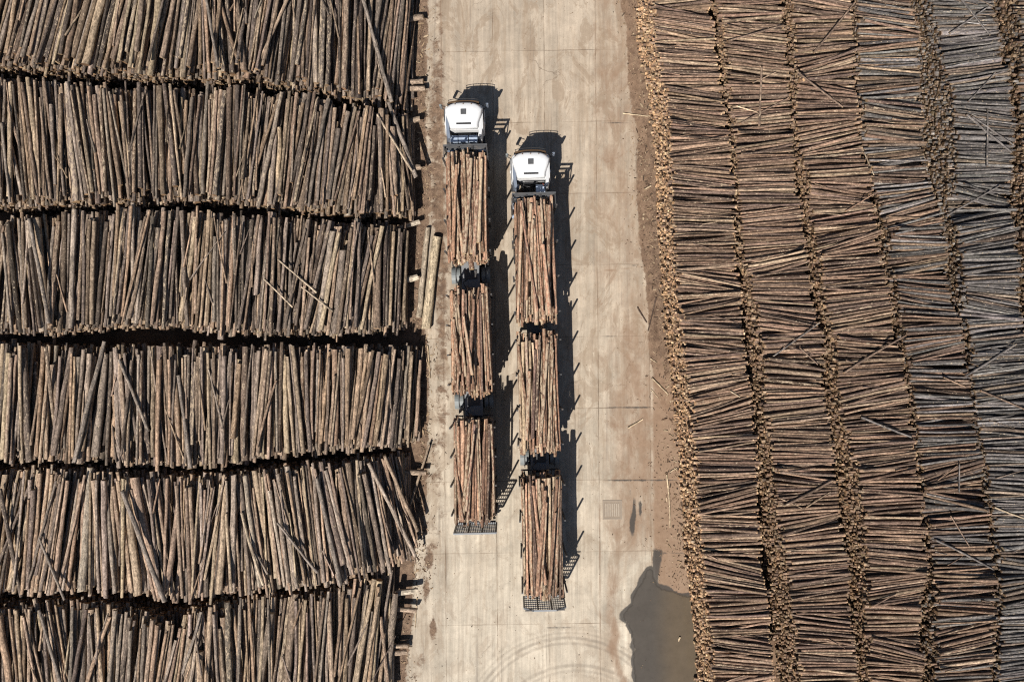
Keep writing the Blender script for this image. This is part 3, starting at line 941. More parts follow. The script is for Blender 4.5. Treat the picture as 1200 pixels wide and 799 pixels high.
ground_log('loose_log', (501.5, 267), (491, 372), .16, .20, (.33, .27, .20, .35), 'slimmer of two pale logs lying on the dirt beside the third left stack', 'log')
ground_log('loose_log', (511.5, 277), (498.5, 385), .275, .32, (.43, .345, .235, .30), 'thicker of two pale logs lying on the dirt beside the concrete', 'log')
ground_log('loose_log', (503, 521), (481, 590), .07, .10, (.28, .21, .15, .3), 'thin brown log leaning off the end of fifth left stack', 'log', z=0.35)
ground_log('bark_strip', (501, 405), (504, 443), .05, .04, (.42, .32, .2, .8), 'longer thin pale bark strip beside the fourth left stack', 'bark strip', sides=6)
ground_log('bark_strip', (498, 412), (502, 430), .04, .035, (.36, .26, .16, .8), 'shorter pale bark strip beside the fourth left stack', 'bark strip', sides=6)
ground_log('bark_strip', (489, 700), (486.5, 735), .045, .03, (.40, .30, .19, .8), 'thin bark strip beside the bolsters of the bottom left stack', 'bark strip', sides=6)

bol = [((462, 27), (496, 19.5), .20, 'short cut bolster end beside topmost left stack, near the frame top'),
       ((455, 97), (496, 95.5), .17, 'longer of two bolsters between the topmost and second left stacks'),
       ((455, 105), (498, 104), .18, 'lower of two bolsters between the topmost and second left stacks'),
       ((455, 148), (492, 139.5), .20, 'thick bolster jutting from the upper part of second left stack'),
       ((462, 200), (493, 196), .19, 'bolster jutting from the lower end of second left stack'),
       ((458, 270), (492, 259.5), .16, 'pale bolster jutting above the two loose logs'),
       ((458, 334), (490, 324), .20, 'pale bolster end left of the two loose logs'),
       ((466, 507), (491, 505), .20, 'stubby bolster end beside the lower part of fourth left stack'),
       ((465, 551), (500, 554), .17, 'bolster jutting from the top of fifth left stack'),
       ((442, 698), (490, 691), .19, 'bright pale bolster jutting from the top of bottom left stack'),
       ((442, 711), (488.5, 715), .16, 'brown bolster second from top beside bottom left stack'),
       ((446, 757), (479, 756.5), .15, 'upper of two close bolsters low beside bottom left stack'),
       ((446, 766), (477, 763.5), .18, 'lower of two close bolsters low beside bottom left stack')]
for p0, p1, r, lab in bol:
    pale = 'pale' in lab
    ground_log('bolster_log', p0, p1, r, r * .95, ((.46, .39, .30, .3) if pale else (.30, .225, .165, .35)), lab, 'bolster', z=0.42, cap=(.45, .33, .2))

sticks = [((730, 133), (759, 136.5), .05, 'long pale stick across the dirt beside first right stack'),
          ((747, 360), (758, 378), .05, 'dark stick lying across the concrete edge'),
          ((769, 349), (759.5, 388), .055, 'long pale stick on the dirt beside a dark one'),
          ((764, 443), (783, 462), .06, 'straight pale stick slanting down on the mud'),
          ((736, 501), (753.5, 491), .055, 'pale stick lying on brown stained concrete'),
          ((781, 556), (785, 618), .055, 'very long pale stick beside the stack below the middle'),
          ((785, 553), (793, 548), .05, 'short pale stick poking from the first right stack'),
          ((797, 746), (795, 751), .06, 'small yellow wood chip floating in the puddle'),
          ((762, 420), (770, 425), .04, 'thin stick above the slanting pale one'),
          ((763, 456), (772, 467), .025, 'thinnest twig on the mud below the slanting pale stick'),
          ((755, 222), (763, 218), .07, 'broken pale stick by the foot of first right stack')]
for p0, p1, r, lab in sticks:
    dark = 'dark' in lab
    ground_log('loose_stick', p0, p1, r, r * .7, ((.09, .06, .045, .1) if dark else (.50, .39, .26, .5)), lab, 'stick', sides=6, segs=5, bend=0.012, z=0.012)

# ------------------------------------------------------------------ trucks and trailers
def wheel(parent, x, y, r=0.52, w=0.30, dual=True):
    """tyre and rim; the outer face looks towards the nearer side"""
    s = 1 if x > 0 else -1
    root = MB()
    prof = [(r * 0.55, -w / 2), (r * 0.93, -w / 2), (r, -w / 2 + 0.05), (r, w / 2 - 0.05), (r * 0.93, w / 2), (r * 0.55, w / 2)]
    n = 24
    rings = [[(x + q, y + math.cos(2 * math.pi * k / n) * p, r + math.sin(2 * math.pi * k / n) * p) for k in range(n)] for p, q in prof]
    root.loft(rings, smooth=True, caps=False)
    if dual:
        rings = [[(x - s * (w + 0.04) + q, y + math.cos(2 * math.pi * k / n) * p, r + math.sin(2 * math.pi * k / n) * p) for k in range(n)] for p, q in prof]
        root.loft(rings, smooth=True, caps=False)
    o = root.build('wheel', M['rubber'], parent)
    m = MB()
    q = w / 2
    rr = [[(x + s * d, y + math.cos(2 * math.pi * k / n) * p, r + math.sin(2 * math.pi * k / n) * p) for k in range(n)] for p, d in ((r * .56, q - .01), (r * .50, q - .03), (r * .42, q - .09), (r * .22, q - .07), (r * .2, q), (r * .08, q + .02))]
    m.loft(rr, smooth=False)
    m.build('rim', M['rim'], o)
    return o

def log_truck(front, rot, label, lower_gear):
    t = empty('log_truck', (front[0], front[1], 0), rot)
    tag(t, label, 'truck', 'trucks parked on the concrete road')
    W = 1.24                      # half width
    H = 3.28
    # cab shell: rings from the floor up to the shoulder, front at y = 0, rear at y = -2.15
    def ring(z, hw, yf, yr, cf=0.28, cr=0.12):
        pts = []
        for (sx, yy, c, d0) in ((1, yf, cf, 0), (1, yr, cr, 1), (-1, yr, cr, 0), (-1, yf, cf, 1)):
            cx, cy = sx * (hw - c), yy + (-c if yy == yf else c)
            n = 5
            for i in range(n):
                f = i / (n - 1)
                if sx == 1 and yy == yf: a = math.pi / 2 * (1 - f)
                elif sx == 1: a = -math.pi / 2 * f
                elif yy == yr: a = -math.pi / 2 - math.pi / 2 * f
                else: a = math.pi - math.pi / 2 * f
                pts.append((cx + math.cos(a) * c, cy + math.sin(a) * c, z))
        return pts
    m = MB()
    m.loft([ring(0.95, W - .06, -.02, -1.68), ring(1.25, W, 0.0, -1.70), ring(1.95, W, -.02, -1.72), ring(2.75, W - .06, -.10, -1.70, .3), ring(2.86, W - .08, -.14, -1.68, .32)], smooth=False)
    m.build('cab', M['paint'], t)
    # tall roof with rounded front and shoulders that draw in towards the rear
    def rring(z, s, yf, yr, hf, hr):
        pts = []
        n = 12
        # front arc from left to right, then right side, rear, left side
        for i in range(n + 1):
            f = i / n
            x = -hf + 2 * hf * f
            q = abs(2 * f - 1)
            pts.append((x * s, yf - 0.34 * q ** 4.0 - 0.05 * q ** 2, z))
        for f in (0.3, 0.55, 0.75, 0.9):
            pts.append(((hf + (hr - hf) * (f * f * (3 - 2 * f)) ** 1.0) * s, yf - .39 + (yr - yf + .39) * f, z))
        pts.append(((hr - .05) * s, yr, z)); pts.append((-(hr - .05) * s, yr, z))
        for f in (0.9, 0.75, 0.55, 0.3):
            pts.append((-(hf + (hr - hf) * (f * f * (3 - 2 * f))) * s, yf - .39 + (yr - yf + .39) * f, z))
        return pts
    m = MB()
    m.loft([rring(2.84, 1.0, -.03, -1.66, 1.17, .90), rring(3.05, 1.0, -.06, -1.65, 1.16, .86), rring(3.18, .98, -.10, -1.62, 1.15, .84), rring(3.255, .93, -.20, -1.57, 1.14, .83), rring(3.30, .78, -.42, -1.40, 1.1, .83), rring(3.32, .4, -.75, -1.1, 1.1, .83)], smooth=True)
    rf = m.build('roof', M['paint'], t)
    m = MB(); m.box((-.17, -.86, 3.30), (.17, -.53, 3.352), .02)
    m.build('roof_hatch', M['frame'], rf)
    m = MB(); m.box((-.46, -1.47, 3.262), (.46, -1.35, 3.314), .025)
    m.build('vent_slot', M['black'], rf)
    m = MB()
    for x in (-.95, -.5, 0, .5, .95):
        m.box((x - .04, -.22 - .14 * abs(x) ** 3, 3.24), (x + .04, -.17 - .14 * abs(x) ** 3, 3.275), .01)
    m.build('marker_lamp', M['visor'], rf)
    # side deflectors, darker on the driver's side
    for s, mt in ((-1, M['grey']), (1, M['paint'])):
        m = MB()
        pts = [(-.50, 1.16), (-1.1, 1.18), (-1.8, 1.16), (-2.2, 1.10)]
        m.loft([[(s * x, y, 2.0), (s * (x - .05), y, 2.0), (s * (x - .26 + .04 * (i == 0)), y, 2.98), (s * (x - .05 - .01 * i), y, 2.90)] for i, (y, x) in enumerate(pts)])
        m.build('side_deflector', mt, t)
        m = MB()
        m.box((s * 1.17, -1.02, 1.95), (s * 1.243, -.30, 2.62), .02)
        dw = m.build('door_window', M['glass'], t)
        m = MB()
        m.box((s * 1.235, -1.12, 1.0), (s * 1.256, -.22, 1.9), .008)
        m.box((s * 1.25, -1.05, 1.72), (s * 1.285, -.9, 1.78), .008)
        m.build('door', M['paint'], t)
        # mirror on its arm
        m = MB()
        m.box((s * 1.36, -.12, 2.0), (s * 1.53, -.01, 2.72), .04)
        mi = m.build('mirror', M['grey'] if s > 0 else M['fender'], t)
        m = MB()
        m.tube([(s * 1.18, -.2, 2.72), (s * 1.42, -.08, 2.70)], .025, 6); m.tube([(s * 1.2, -.2, 2.02), (s * 1.42, -.08, 2.02)], .025, 6)
        m.build('mirror_arm', M['black'], mi)
        m = MB()
        m.box((s * .72, -.06, .72), (s * 1.12, .075, .98), .03)
        m.build('headlight', M['lens'], t)
        m = MB()
        m.box((s * .80, -2.1, .95), (s * 1.23, -.55, 1.06), .04)
        m.build('front_fender', M['black'], t)
        m = MB()
        m.tube([(s * .92, -2.45, .85), (s * .92, -3.75, .85)], .32, 16)
        for y in (-2.7, -3.45):
            m.tube([(s * .92, y - .03, .85), (s * .92, y + .03, .85)], .335, 16)
        m.build('fuel_tank', M['alu'], t)
    m = MB()
    m.box((-1.02, -.13, 1.98), (1.02, -.03, 2.72), .03, rot=Matrix.Rotation(R(-10), 3, 'X'))
    m.build('windscreen', M['glass'], t)
    # amber sun visor above the windscreen on a thin rail
    m = MB()
    n = 12
    def vis(d, z):
        return [(x, d - .10 * (abs(x) / .95) ** 3, z) for x in np.linspace(-.95, .95, n)]
    a, b = vis(.12, 2.92), vis(-.01, 2.99)
    for q in range(n - 1):
        for dz in (0, -.025):
            vs = [m.bm.verts.new((p[0], p[1], p[2] + dz)) for p in (a[q], a[q + 1], b[q + 1], b[q])]
            m.bm.faces.new(vs)
    m.build('sun_visor', M['visor'], t)
    m = MB()
    pts = [(x, .22 - .11 * (abs(x) / 1.0) ** 3, 2.93) for x in np.linspace(-.95, .95, 14)]
    m.tube(pts, .02, 6)
    for x in (-.9, -.45, 0, .45, .9):
        y = .22 - .11 * abs(x) ** 3
        m.tube([(x, y, 2.93), (x, -.10, 2.86)], .015, 6)
    m.build('visor_rail', M['black'], t)
    m = MB()
    m.box((-1.2, -.30, .42), (1.2, .10, .98), .08)
    m.build('bumper', M['paint'], t)
    m = MB()
    m.box((-.85, -.02, 1.02), (.85, .035, 1.78), .02)
    for z in (1.14, 1.3, 1.46, 1.62):
        m.box((-.8, .03, z), (.8, .055, z + .06), .005)
    m.build('grille', M['black'], t)
    m = MB()
    for x in (-.42, .42):
        m.box((x - .05, -6.7, .72), (x + .05, -.4, 1.0))
    for y in (-1.2, -2.4, -3.6, -4.8, -6.4):
        m.box((-.42, y - .06, .76), (.42, y + .06, .94))
    for y in (-1.45, -4.85, -6.15):
        m.tube([(-1.0, y, .52), (1.0, y, .52)], .09, 8)
    m.build('chassis', M['steel'], t)
    m = MB()
    m.box((-.55, -5.9, 1.02), (.55, -5.1, 1.16), .03)
    m.box((-.5, -5.2, 1.0), (.5, -4.9, 1.1), .02)
    m.build('fifth_wheel', M['steel'], t)
    for x in (-1.02, 1.02): wheel(t, x, -1.45, .52, .30, dual=False)
    for y in (-4.85, -6.15):
        for x in (-1.06, 1.06): wheel(t, x, y, .52, .27)
    # gear behind the cab: exhaust stack, tread plates, tanks, hoses
    m = MB()
    m.tube([(.95, -2.05, 1.0), (.95, -2.06, 2.3)], .12, 12); m.tube([(.95, -2.06, 2.3), (.95, -2.07, 2.95), (.97, -2.18, 3.05)], .06, 10)
    m.build('exhaust_stack', M['rim'], t)
    m = MB()
    m.tube([(-.9, -2.05, 1.05), (-.9, -2.05, 2.35)], .14, 12); m.box((-1.05, -2.2, 2.3), (-.72, -1.93, 2.62), .05)
    m.build('air_intake', M['grey'], t)
    m = MB()
    m.box((-.55, -1.86, 1.1), (.55, -1.75, 1.95), .02)
    for z in (1.3, 1.6, 1.9): m.box((-.62, -1.90, z), (.62, -1.85, z + .08))
    m.box((-.42, -1.9, 1.95), (.42, -1.76, 2.3), .03)
    m.tube([(-.4, -1.95, 2.2), (-.1, -2.05, 2.3), (.2, -1.96, 2.22)], .03, 6)
    m.build('hose_rack', M['black'], t)
    if lower_gear:
        m = MB()
        for x0, x1 in ((-.86, -.42), (-.38, .22), (.27, .80)):
            m.box((x0, -2.40, 1.34), (x1, -1.98, 2.70), .02)
            for k in range(3):
                m.box((x0 + .04, -2.35 + k * .13, 2.70), (x1 - .04, -2.31 + k * .13, 2.715))
        m.build('tread_plate', M['alu'], t)
    else:
        m = MB()
        m.box((.30, -2.42, 1.15), (.88, -1.95, 2.45), .03)
        m.build('tread_plate', M['alu'], t)
        m = MB()
        for k in range(5):
            x = -.5 + .16 * k
            m.tube([(x, -2.05, 2.0), (x + .05, -2.3, 1.75 + .08 * (k % 2)), (x - .12, -2.55, 1.5), (x * .5, -2.8, 1.25)], .035, 6)
        m.tube([(-.75, -2.55, 1.2), (.2, -2.75, 1.25)], .07, 8)
        m.box((-.35, -3.1, 1.1), (.15, -2.7, 1.3), .03)
        m.build('hydraulic_gear', M['black'], t)
        m = MB()
        m.tube([(.72, -1.9, 2.6), (.82, -2.05, 2.5), (.75, -2.2, 1.9)], .03, 6)
        m.build('red_hose', M['hose'], t)
    m = MB()
    for s in (-1, 1):
        m.bar((s * .3, -2.2, 1.15), (s * .3, -4.6, 1.12), .04); m.box((s * .55, -3.6, 1.02), (s * 1.2, -2.5, 1.06), .01)
    m.build('catwalk', M['plate'], t)
    return t

def log_trailer(y0, y1, line, label, head=False, gate=None, gap=1.3, stakes=4, axle_front=False, flare=0.0):
    """A skeletal log trailer whose load space runs from y0 (front) to y1; line(y) gives the road train's x."""
    yc = (y0 + y1) / 2
    t = empty('log_trailer', (line(yc), yc, 0), TRUCK_ROT)
    tag(t, label, 'trailer', 'log trailers of the two road trains')
    L = y0 - y1
    f, b = L / 2, -L / 2
    bed = 1.30
    m = MB()
    for x in (-.45, .45):
        m.box((x - .07, b - gap, .95), (x + .07, f + .1, 1.22))
    n = max(3, stakes)
    for k in range(n):
        y = b + .55 + (L - 1.1) * k / (n - 1)
        m.box((-1.33, y - .07, 1.222), (1.33, y + .07, bed - .002))
    m.box((-.5, f - .3, .85), (.5, f + .1, .94))
    m.build('chassis', M['steel'], t)
    for k in range(n):
        y = b + .55 + (L - 1.1) * k / (n - 1)
        for s in (-1, 1):
            q = MB()
            lean = .03 + rng.uniform(-.015, .03)
            q.bar((s * 1.315, y, 1.18), (s * (1.315 + lean), y, 4.20), .085, .10)
            q.box((s * 1.27, y - .10, 1.05), (s * 1.375, y + .10, 1.42), .01)
            q.build('stake', M['steel'], t)
    # deck and wheels of the tail on which the next trailer rides
    ys = [b + .35, b - .65] if gap > 0.8 else [b + .9, b + 2.05]
    for y in ys:
        for x in (-1.06, 1.06): wheel(t, x, y, .50, .26)
    m = MB()
    for y in ys: m.tube([(-1, y, .5), (1, y, .5)], .08, 8)
    for y in ys:
        for x in (-.6, .6): m.box((x - .05, y - .5, .62), (x + .05, y + .5, .74))
    m.build('axle', M['steel'], t)
    m = MB()
    if gap > 0.4:
        m.box((-.58, b - gap - .05, 1.225), (.58, b + .25, 1.262), .008)
    else:
        m.box((-.5, b - gap, 1.225), (.5, b + .2, 1.25), .008)
    m.build('deck_plate', M['plate'], t)
    if gap > 0.8:
        m = MB(); m.box((-.4, b - .95, 1.262), (.4, b - .35, 1.34), .03)
        m.build('fifth_wheel', M['steel'], t)
    for s in (-1, 1):
        for y in ys[-1:] if gap > 0.8 else ys:
            for xa, xb in ((.68, .93), (.98, 1.24)):
                m = MB()
                rr = .60
                prof = []
                for i in range(9):
                    a = R(28 + 124 * i / 8)
                    prof.append((y + math.cos(a) * rr, .48 + math.sin(a) * rr))
                m.loft([[(s * xa, p, z), (s * xb, p, z), (s * xb, p * 1.0, z + .02), (s * xa, p, z + .02)] for p, z in prof])
                m.build('fender', M['fender'], t)
        m = MB()
        m.box((s * .7, b - gap - .10, .62), (s * 1.2, b - gap - .06, 1.12), .01)
        m.build('mud_flap', M['black'], t)
    if gap > .8:
        m = MB()
        for s in (-1, 1):
            m.bar((s * 1.22, b - gap - .05, 1.1), (s * .5, b - gap - .05, 1.1), .07)
            m.bar((s * .95, b - gap + .1, 1.1), (s * .95, b + .2, 1.1), .05)
            m.bar((0, b + .15, 1.08), (s * .95, b + .15, 1.08), .05)
            m.bar((s * .5, b - gap - .05, 1.1), (0, b - gap - .05, 1.1), .07)
            m.tube([(s * .75, b - gap - .02, .95), (s * .75, b - gap - .3, 1.05), (s * .4, b - gap - .5, 1.15)], .03, 6)
        m.tube([(-.2, b - .9, 1.3), (-.5, b - 1.2, 1.5), (-.3, b - 1.5, 1.35)], .03, 6)
        m.build('coupling_frame', M['steel'], t)
    if head:
        m = MB()
        y = f + .18
        w = 1.27
        for x in (-w, -.42, .42, w): m.box((x - .05, y - .05, 1.25), (x + .05, y + .05, 4.18))
        for z, h in ((1.3, .12), (2.3, .08), (3.25, .08), (3.72, .07), (4.18, .12)): m.box((-w - .05, y - .048, z - h / 2), (w + .05, y + .048, z + h / 2 + .004))
        hb = m.build('headboard', M['frame'], t)
        m = MB()
        for x in (-1.0, -.7, 0, .7, 1.0):
            if True:
                m.box((x - .02, y - .03, 1.36), (x + .02, y + .03, 3.21))
        m.box((-1.2, y - .012, 1.36), (1.2, y + .012, 2.26))
        m.build('mesh_panel', M['steel'], hb)
        for s in (-1, 1):
            m = MB()
            m.bar((s * w, y - .02, 4.15), (s * (w + .06), y - .55, 3.55), .06); m.bar((s * (w + .06), y - .55, 3.55), (s * w, y - .06, 2.6), .06)
            m.build('brace', M['steel'], t)
    if gate:
        m = MB()
        y = b - .60
        w = 1.26
        zt, ch = (3.95, .0) if gate == 'square' else (3.95, .55)
        outline = [(-w, 1.25), (-w, zt - ch * .9), (-w + ch * 1.05, zt), (w - ch * 1.05, zt), (w, zt - ch * .9), (w, 1.25)]
        if ch == 0: outline = [(-w, 1.25), (-w, zt), (w, zt), (w, 1.25)]
        for p, q in zip(outline, outline[1:] + outline[:1]):
            m.bar((p[0], y, p[1]), (q[0], y, q[1]), .10)
        def top_at(x):
            return float(np.interp(x, [o[0] for o in outline[1:-1]], [o[1] for o in outline[1:-1]])) if ch else zt
        for x in (-.42, .42):
            m.box((x - .05, y - .045, 1.3), (x + .05, y + .045, zt - .05))
        gt = m.build('rear_gate', M['rail'], t)
        m = MB()
        for x in np.linspace(-1.12, 1.12, 17):
            if min(abs(x - .42), abs(x + .42)) > .07:
                m.box((x - .016, y - .018, 1.3), (x + .016, y + .018, top_at(x) - .05))
        for z in np.arange(1.6, 3.9, .38):
            for xa, xb in ((-w + .05, -.47), (-.37, .37), (.47, w - .05)):
                m.box((xa, y - .03, z), (xb, y + .03, z + .055))
        m.build('gate_bars', M['steel'], gt)
        for s in (-1, 1):
            m = MB(); m.box((s * .85, y - .12, .88), (s * 1.2, y - .04, 1.02), .02)
            m.build('tail_light', M['red'], t)
        m = MB(); m.box((-1.2, y - .05, .66), (1.2, y + .04, .80), .02)
        m.build('rear_bumper', M['steel'], t)
    return t

FRESH = [(0.262, 0.152, 0.098, 4), (0.212, 0.124, 0.083, 3), (0.32, 0.194, 0.125, 3), (0.150, 0.100, 0.076, 2), (0.43, 0.315, 0.21, 1.3)]
LOADS = []

def load(y0, y1, line, where, seed, rot, thick, tail=0.3):
    """Logs dropped between the stakes of one trailer; kept in the trailer's own frame until the end."""
    L = y0 - y1
    yc = (y0 + y1) / 2
    ls = LogSet(-1.25, 1.25, -L / 2 - .6, L / 2 + .6, 0.03, 0.22, 'y', floor=1.30)
    g = np.random.default_rng(seed)
    crown = lambda u: 3.98 - 0.50 * (abs(u) / 1.25) ** 2.2
    fails = 0
    while fails < 14:
        r = float(np.clip(thick * math.exp(g.normal(0, .30)), .06, .22))
        best = None
        for c in range(14):
            u = g.uniform(-1.25 + r, 1.25 - r)
            th = R(g.normal(0, 1.7 if g.random() < .58 else 5.2))
            ln = L * g.uniform(.87, .985)
            a = g.uniform(-.5, .5) * (L - ln) + g.normal(0, .16) - tail * (g.random() < .25) * g.random()
            if abs(u) + abs(math.tan(th)) * ln / 2 > 1.27 - r: th = math.copysign(max(0.0, (1.27 - r - abs(u))) / (ln / 2), th)
            tp = g.uniform(.72, .95)
            r1, r2 = (r, r * tp) if g.random() < .5 else (r * tp, r)
            s = ls.rest(u, a, th, ln, r1, r2)
            if s is None: continue
            over = s[0] + r - crown(u) - (.12 if len(ls.logs) % 5 == 0 else 0)
            sc = s[0] + abs(s[1]) * 4 + g.normal(0, .05)
            if over < .12 and (best is None or sc < best[0]): best = (sc, u, a, th, ln, r1, r2, s)
        if best is None:
            fails += 1; continue
        _, u, a, th, ln, r1, r2, s = best
        ls.add(u, a, th, ln, r1, r2, s[0], s[1])
    for q in range(5):            # a few logs that the crane laid askew on top
        r = g.uniform(.07, .14); th = R(g.choice((-1, 1)) * g.uniform(3, 7.5)); ln = L * g.uniform(.5, .93)
        room = max(0.0, 1.22 - r - abs(math.tan(th)) * ln / 2)
        u, a = g.uniform(-room, room), g.uniform(-.5, .5) * (L - ln)
        s = ls.rest(u, a, th, ln, r, r * .8)
        if s: ls.add(u, a, th, ln, r, r * .8, s[0], s[1])
    A = ls.own
    vis = np.bincount(A[A >= 0], minlength=len(ls.logs))
    M4 = Matrix.Translation((line(yc), yc, 0)) @ Matrix.Rotation(rot, 4, 'Z')
    for i, l in enumerate(ls.logs):
        a, b = M4 @ Vector(l['a']), M4 @ Vector(l['b'])
        side = abs(l['u']) > 1.08
        LOADS.append(dict(a=tuple(a), b=tuple(b), r1=l['r1'], r2=l['r2'], u=l['u'], vis=vis[i] + (5 if side else 0), where=where))

def finish_loads(keep=295):
    N = len(LOADS)
    tint = tints(N, FRESH, 0.27, (0.66, 0.30))
    cap = tints(N, [(0.52, 0.37, 0.21, 3), (0.42, 0.28, 0.15, 2), (0.60, 0.47, 0.30, 1)], 0.15)
    vis = np.array([l['vis'] for l in LOADS], float)
    order = [int(i) for i in np.argsort(-vis)[:keep]]
    rows = []
    for i in order:
        l = LOADS[i]
        zone = 'left side' if l['u'] < -.45 else ('right side' if l['u'] > .45 else 'middle')
        lum = tint[i, :3].mean()
        tn = 'half barked' if tint[i, 3] > .97 else ('dark' if lum < .12 else ('pale' if lum > .21 else 'reddish brown'))
        lab = '%s %s log, %s of %s' % (girth(max(l['r1'], l['r2']), .125, .175), tn, zone, l['where'])
        rows.append([i, lab, 'logs in the ' + l['where'], l['u']])
    by = {}
    for r in rows: by.setdefault(r[1], []).append(r)
    for lab, rr in by.items():
        if len(rr) > 1:
            rr.sort(key=lambda r: r[3])
            for k, r in enumerate(rr): r[1] = lab + ', ' + ord_word(k, len(rr), 'left', 'right')
    sides, segs = 10, 7
    Pa = np.array([l['a'] for l in LOADS]); Pb = np.array([l['b'] for l in LOADS])
    ra = np.array([l['r1'] for l in LOADS]); rb = np.array([l['r2'] for l in LOADS])
    v, lc = log_geometry(Pa, Pb, ra, rb, sides, segs, 0.004, 0.06)
    for i, lab, grp, _ in rows:
        c = (Pa[i] + Pb[i]) / 2
        me = mesh_from_logs('loaded_log', v[i:i + 1] - c, lc[i:i + 1], tint[i:i + 1], cap[i:i + 1], sides, segs)
        o = bpy.data.objects.new('loaded_log', me); o.location = c
        col.objects.link(o); tag(o, lab, 'log', grp)
    rest = np.ones(N, bool); rest[order] = False
    if rest.any():
        me = mesh_from_logs('loaded_timber', v[rest], lc[rest], tint[rest], cap[rest], sides, segs)
        o = bpy.data.objects.new('loaded_timber', me); col.objects.link(o)
        tag(o, 'the other fresh logs buried inside the six truck loads', 'log', None, 'stuff')
    print('loads', N, 'kept', len(order))

Yt = lambda py, z=3.9: float(PY(py, z))
for side in ('left', 'right'):
    if side == 'left':
        fx, fy = P(543, 119.5, 3.0); bx_, by_ = P(554.5, 625, 4.0)
        secs = [(Yt(175), Yt(305)), (Yt(335), Yt(461)), (Yt(490), Yt(613))]
        thick = .089
        gate = 'square'
    else:
        fx, fy = P(621.5, 177.5, 3.0); bx_, by_ = P(637, 714, 4.0)
        secs = [(Yt(231), Yt(376)), (Yt(388), Yt(531)), (Yt(557), Yt(703))]
        thick = .089
        gate = 'chamfered'
    slope_ = (fx - bx_) / (fy - by_)
    line = lambda y, fx=fx, fy=fy, k=slope_: fx + k * (y - fy)
    TRUCK_ROT = -math.atan(slope_)
    log_truck((fx, fy), TRUCK_ROT, 'white cab-over log truck heading the %s road train, parked %s' % (('left', 'further forward, with blue-grey boxes behind') if side == 'left' else ('right', 'further back, with dark gear behind')), side == 'left')
    names = ['front', 'middle', 'rear']
    cab_line = line
    line = lambda y, f=cab_line: f(y) + .10
    for k, (a, b) in enumerate(secs):
        gap = (b - secs[k + 1][0] + .05) if k < 2 else .3
        lab = {0: 'front log trailer of the %s road train, behind the dark headboard', 1: 'middle log trailer of the %s road train', 2: 'rear log trailer of the %s road train, with a barred tailgate'}[k] % side
        log_trailer(a, b, line, lab, head=(k == 0), gate=gate if k == 2 else None, gap=gap)
        load(a - .1, b, line, '%s load, %s truck' % (names[k], side), 40 + k + (10 if side == 'right' else 0), TRUCK_ROT, thick)
finish_loads()

# ------------------------------------------------------------------ ground, road, puddle, drain
def sheet(name, verts, faces, mat, z):
    me = bpy.data.meshes.new(name)
    me.from_pydata([(x, y, z) for x, y in verts], [], faces)
    me.materials.append(mat)
    o = bpy.data.objects.new(name, me); col.objects.link(o)
    return tag(o, kind='structure')

sheet('ground', [(-500, -500), (500, -500), (500, 500), (-500, 500)], [(0, 1, 2, 3)], M['dirt'], 0.0)

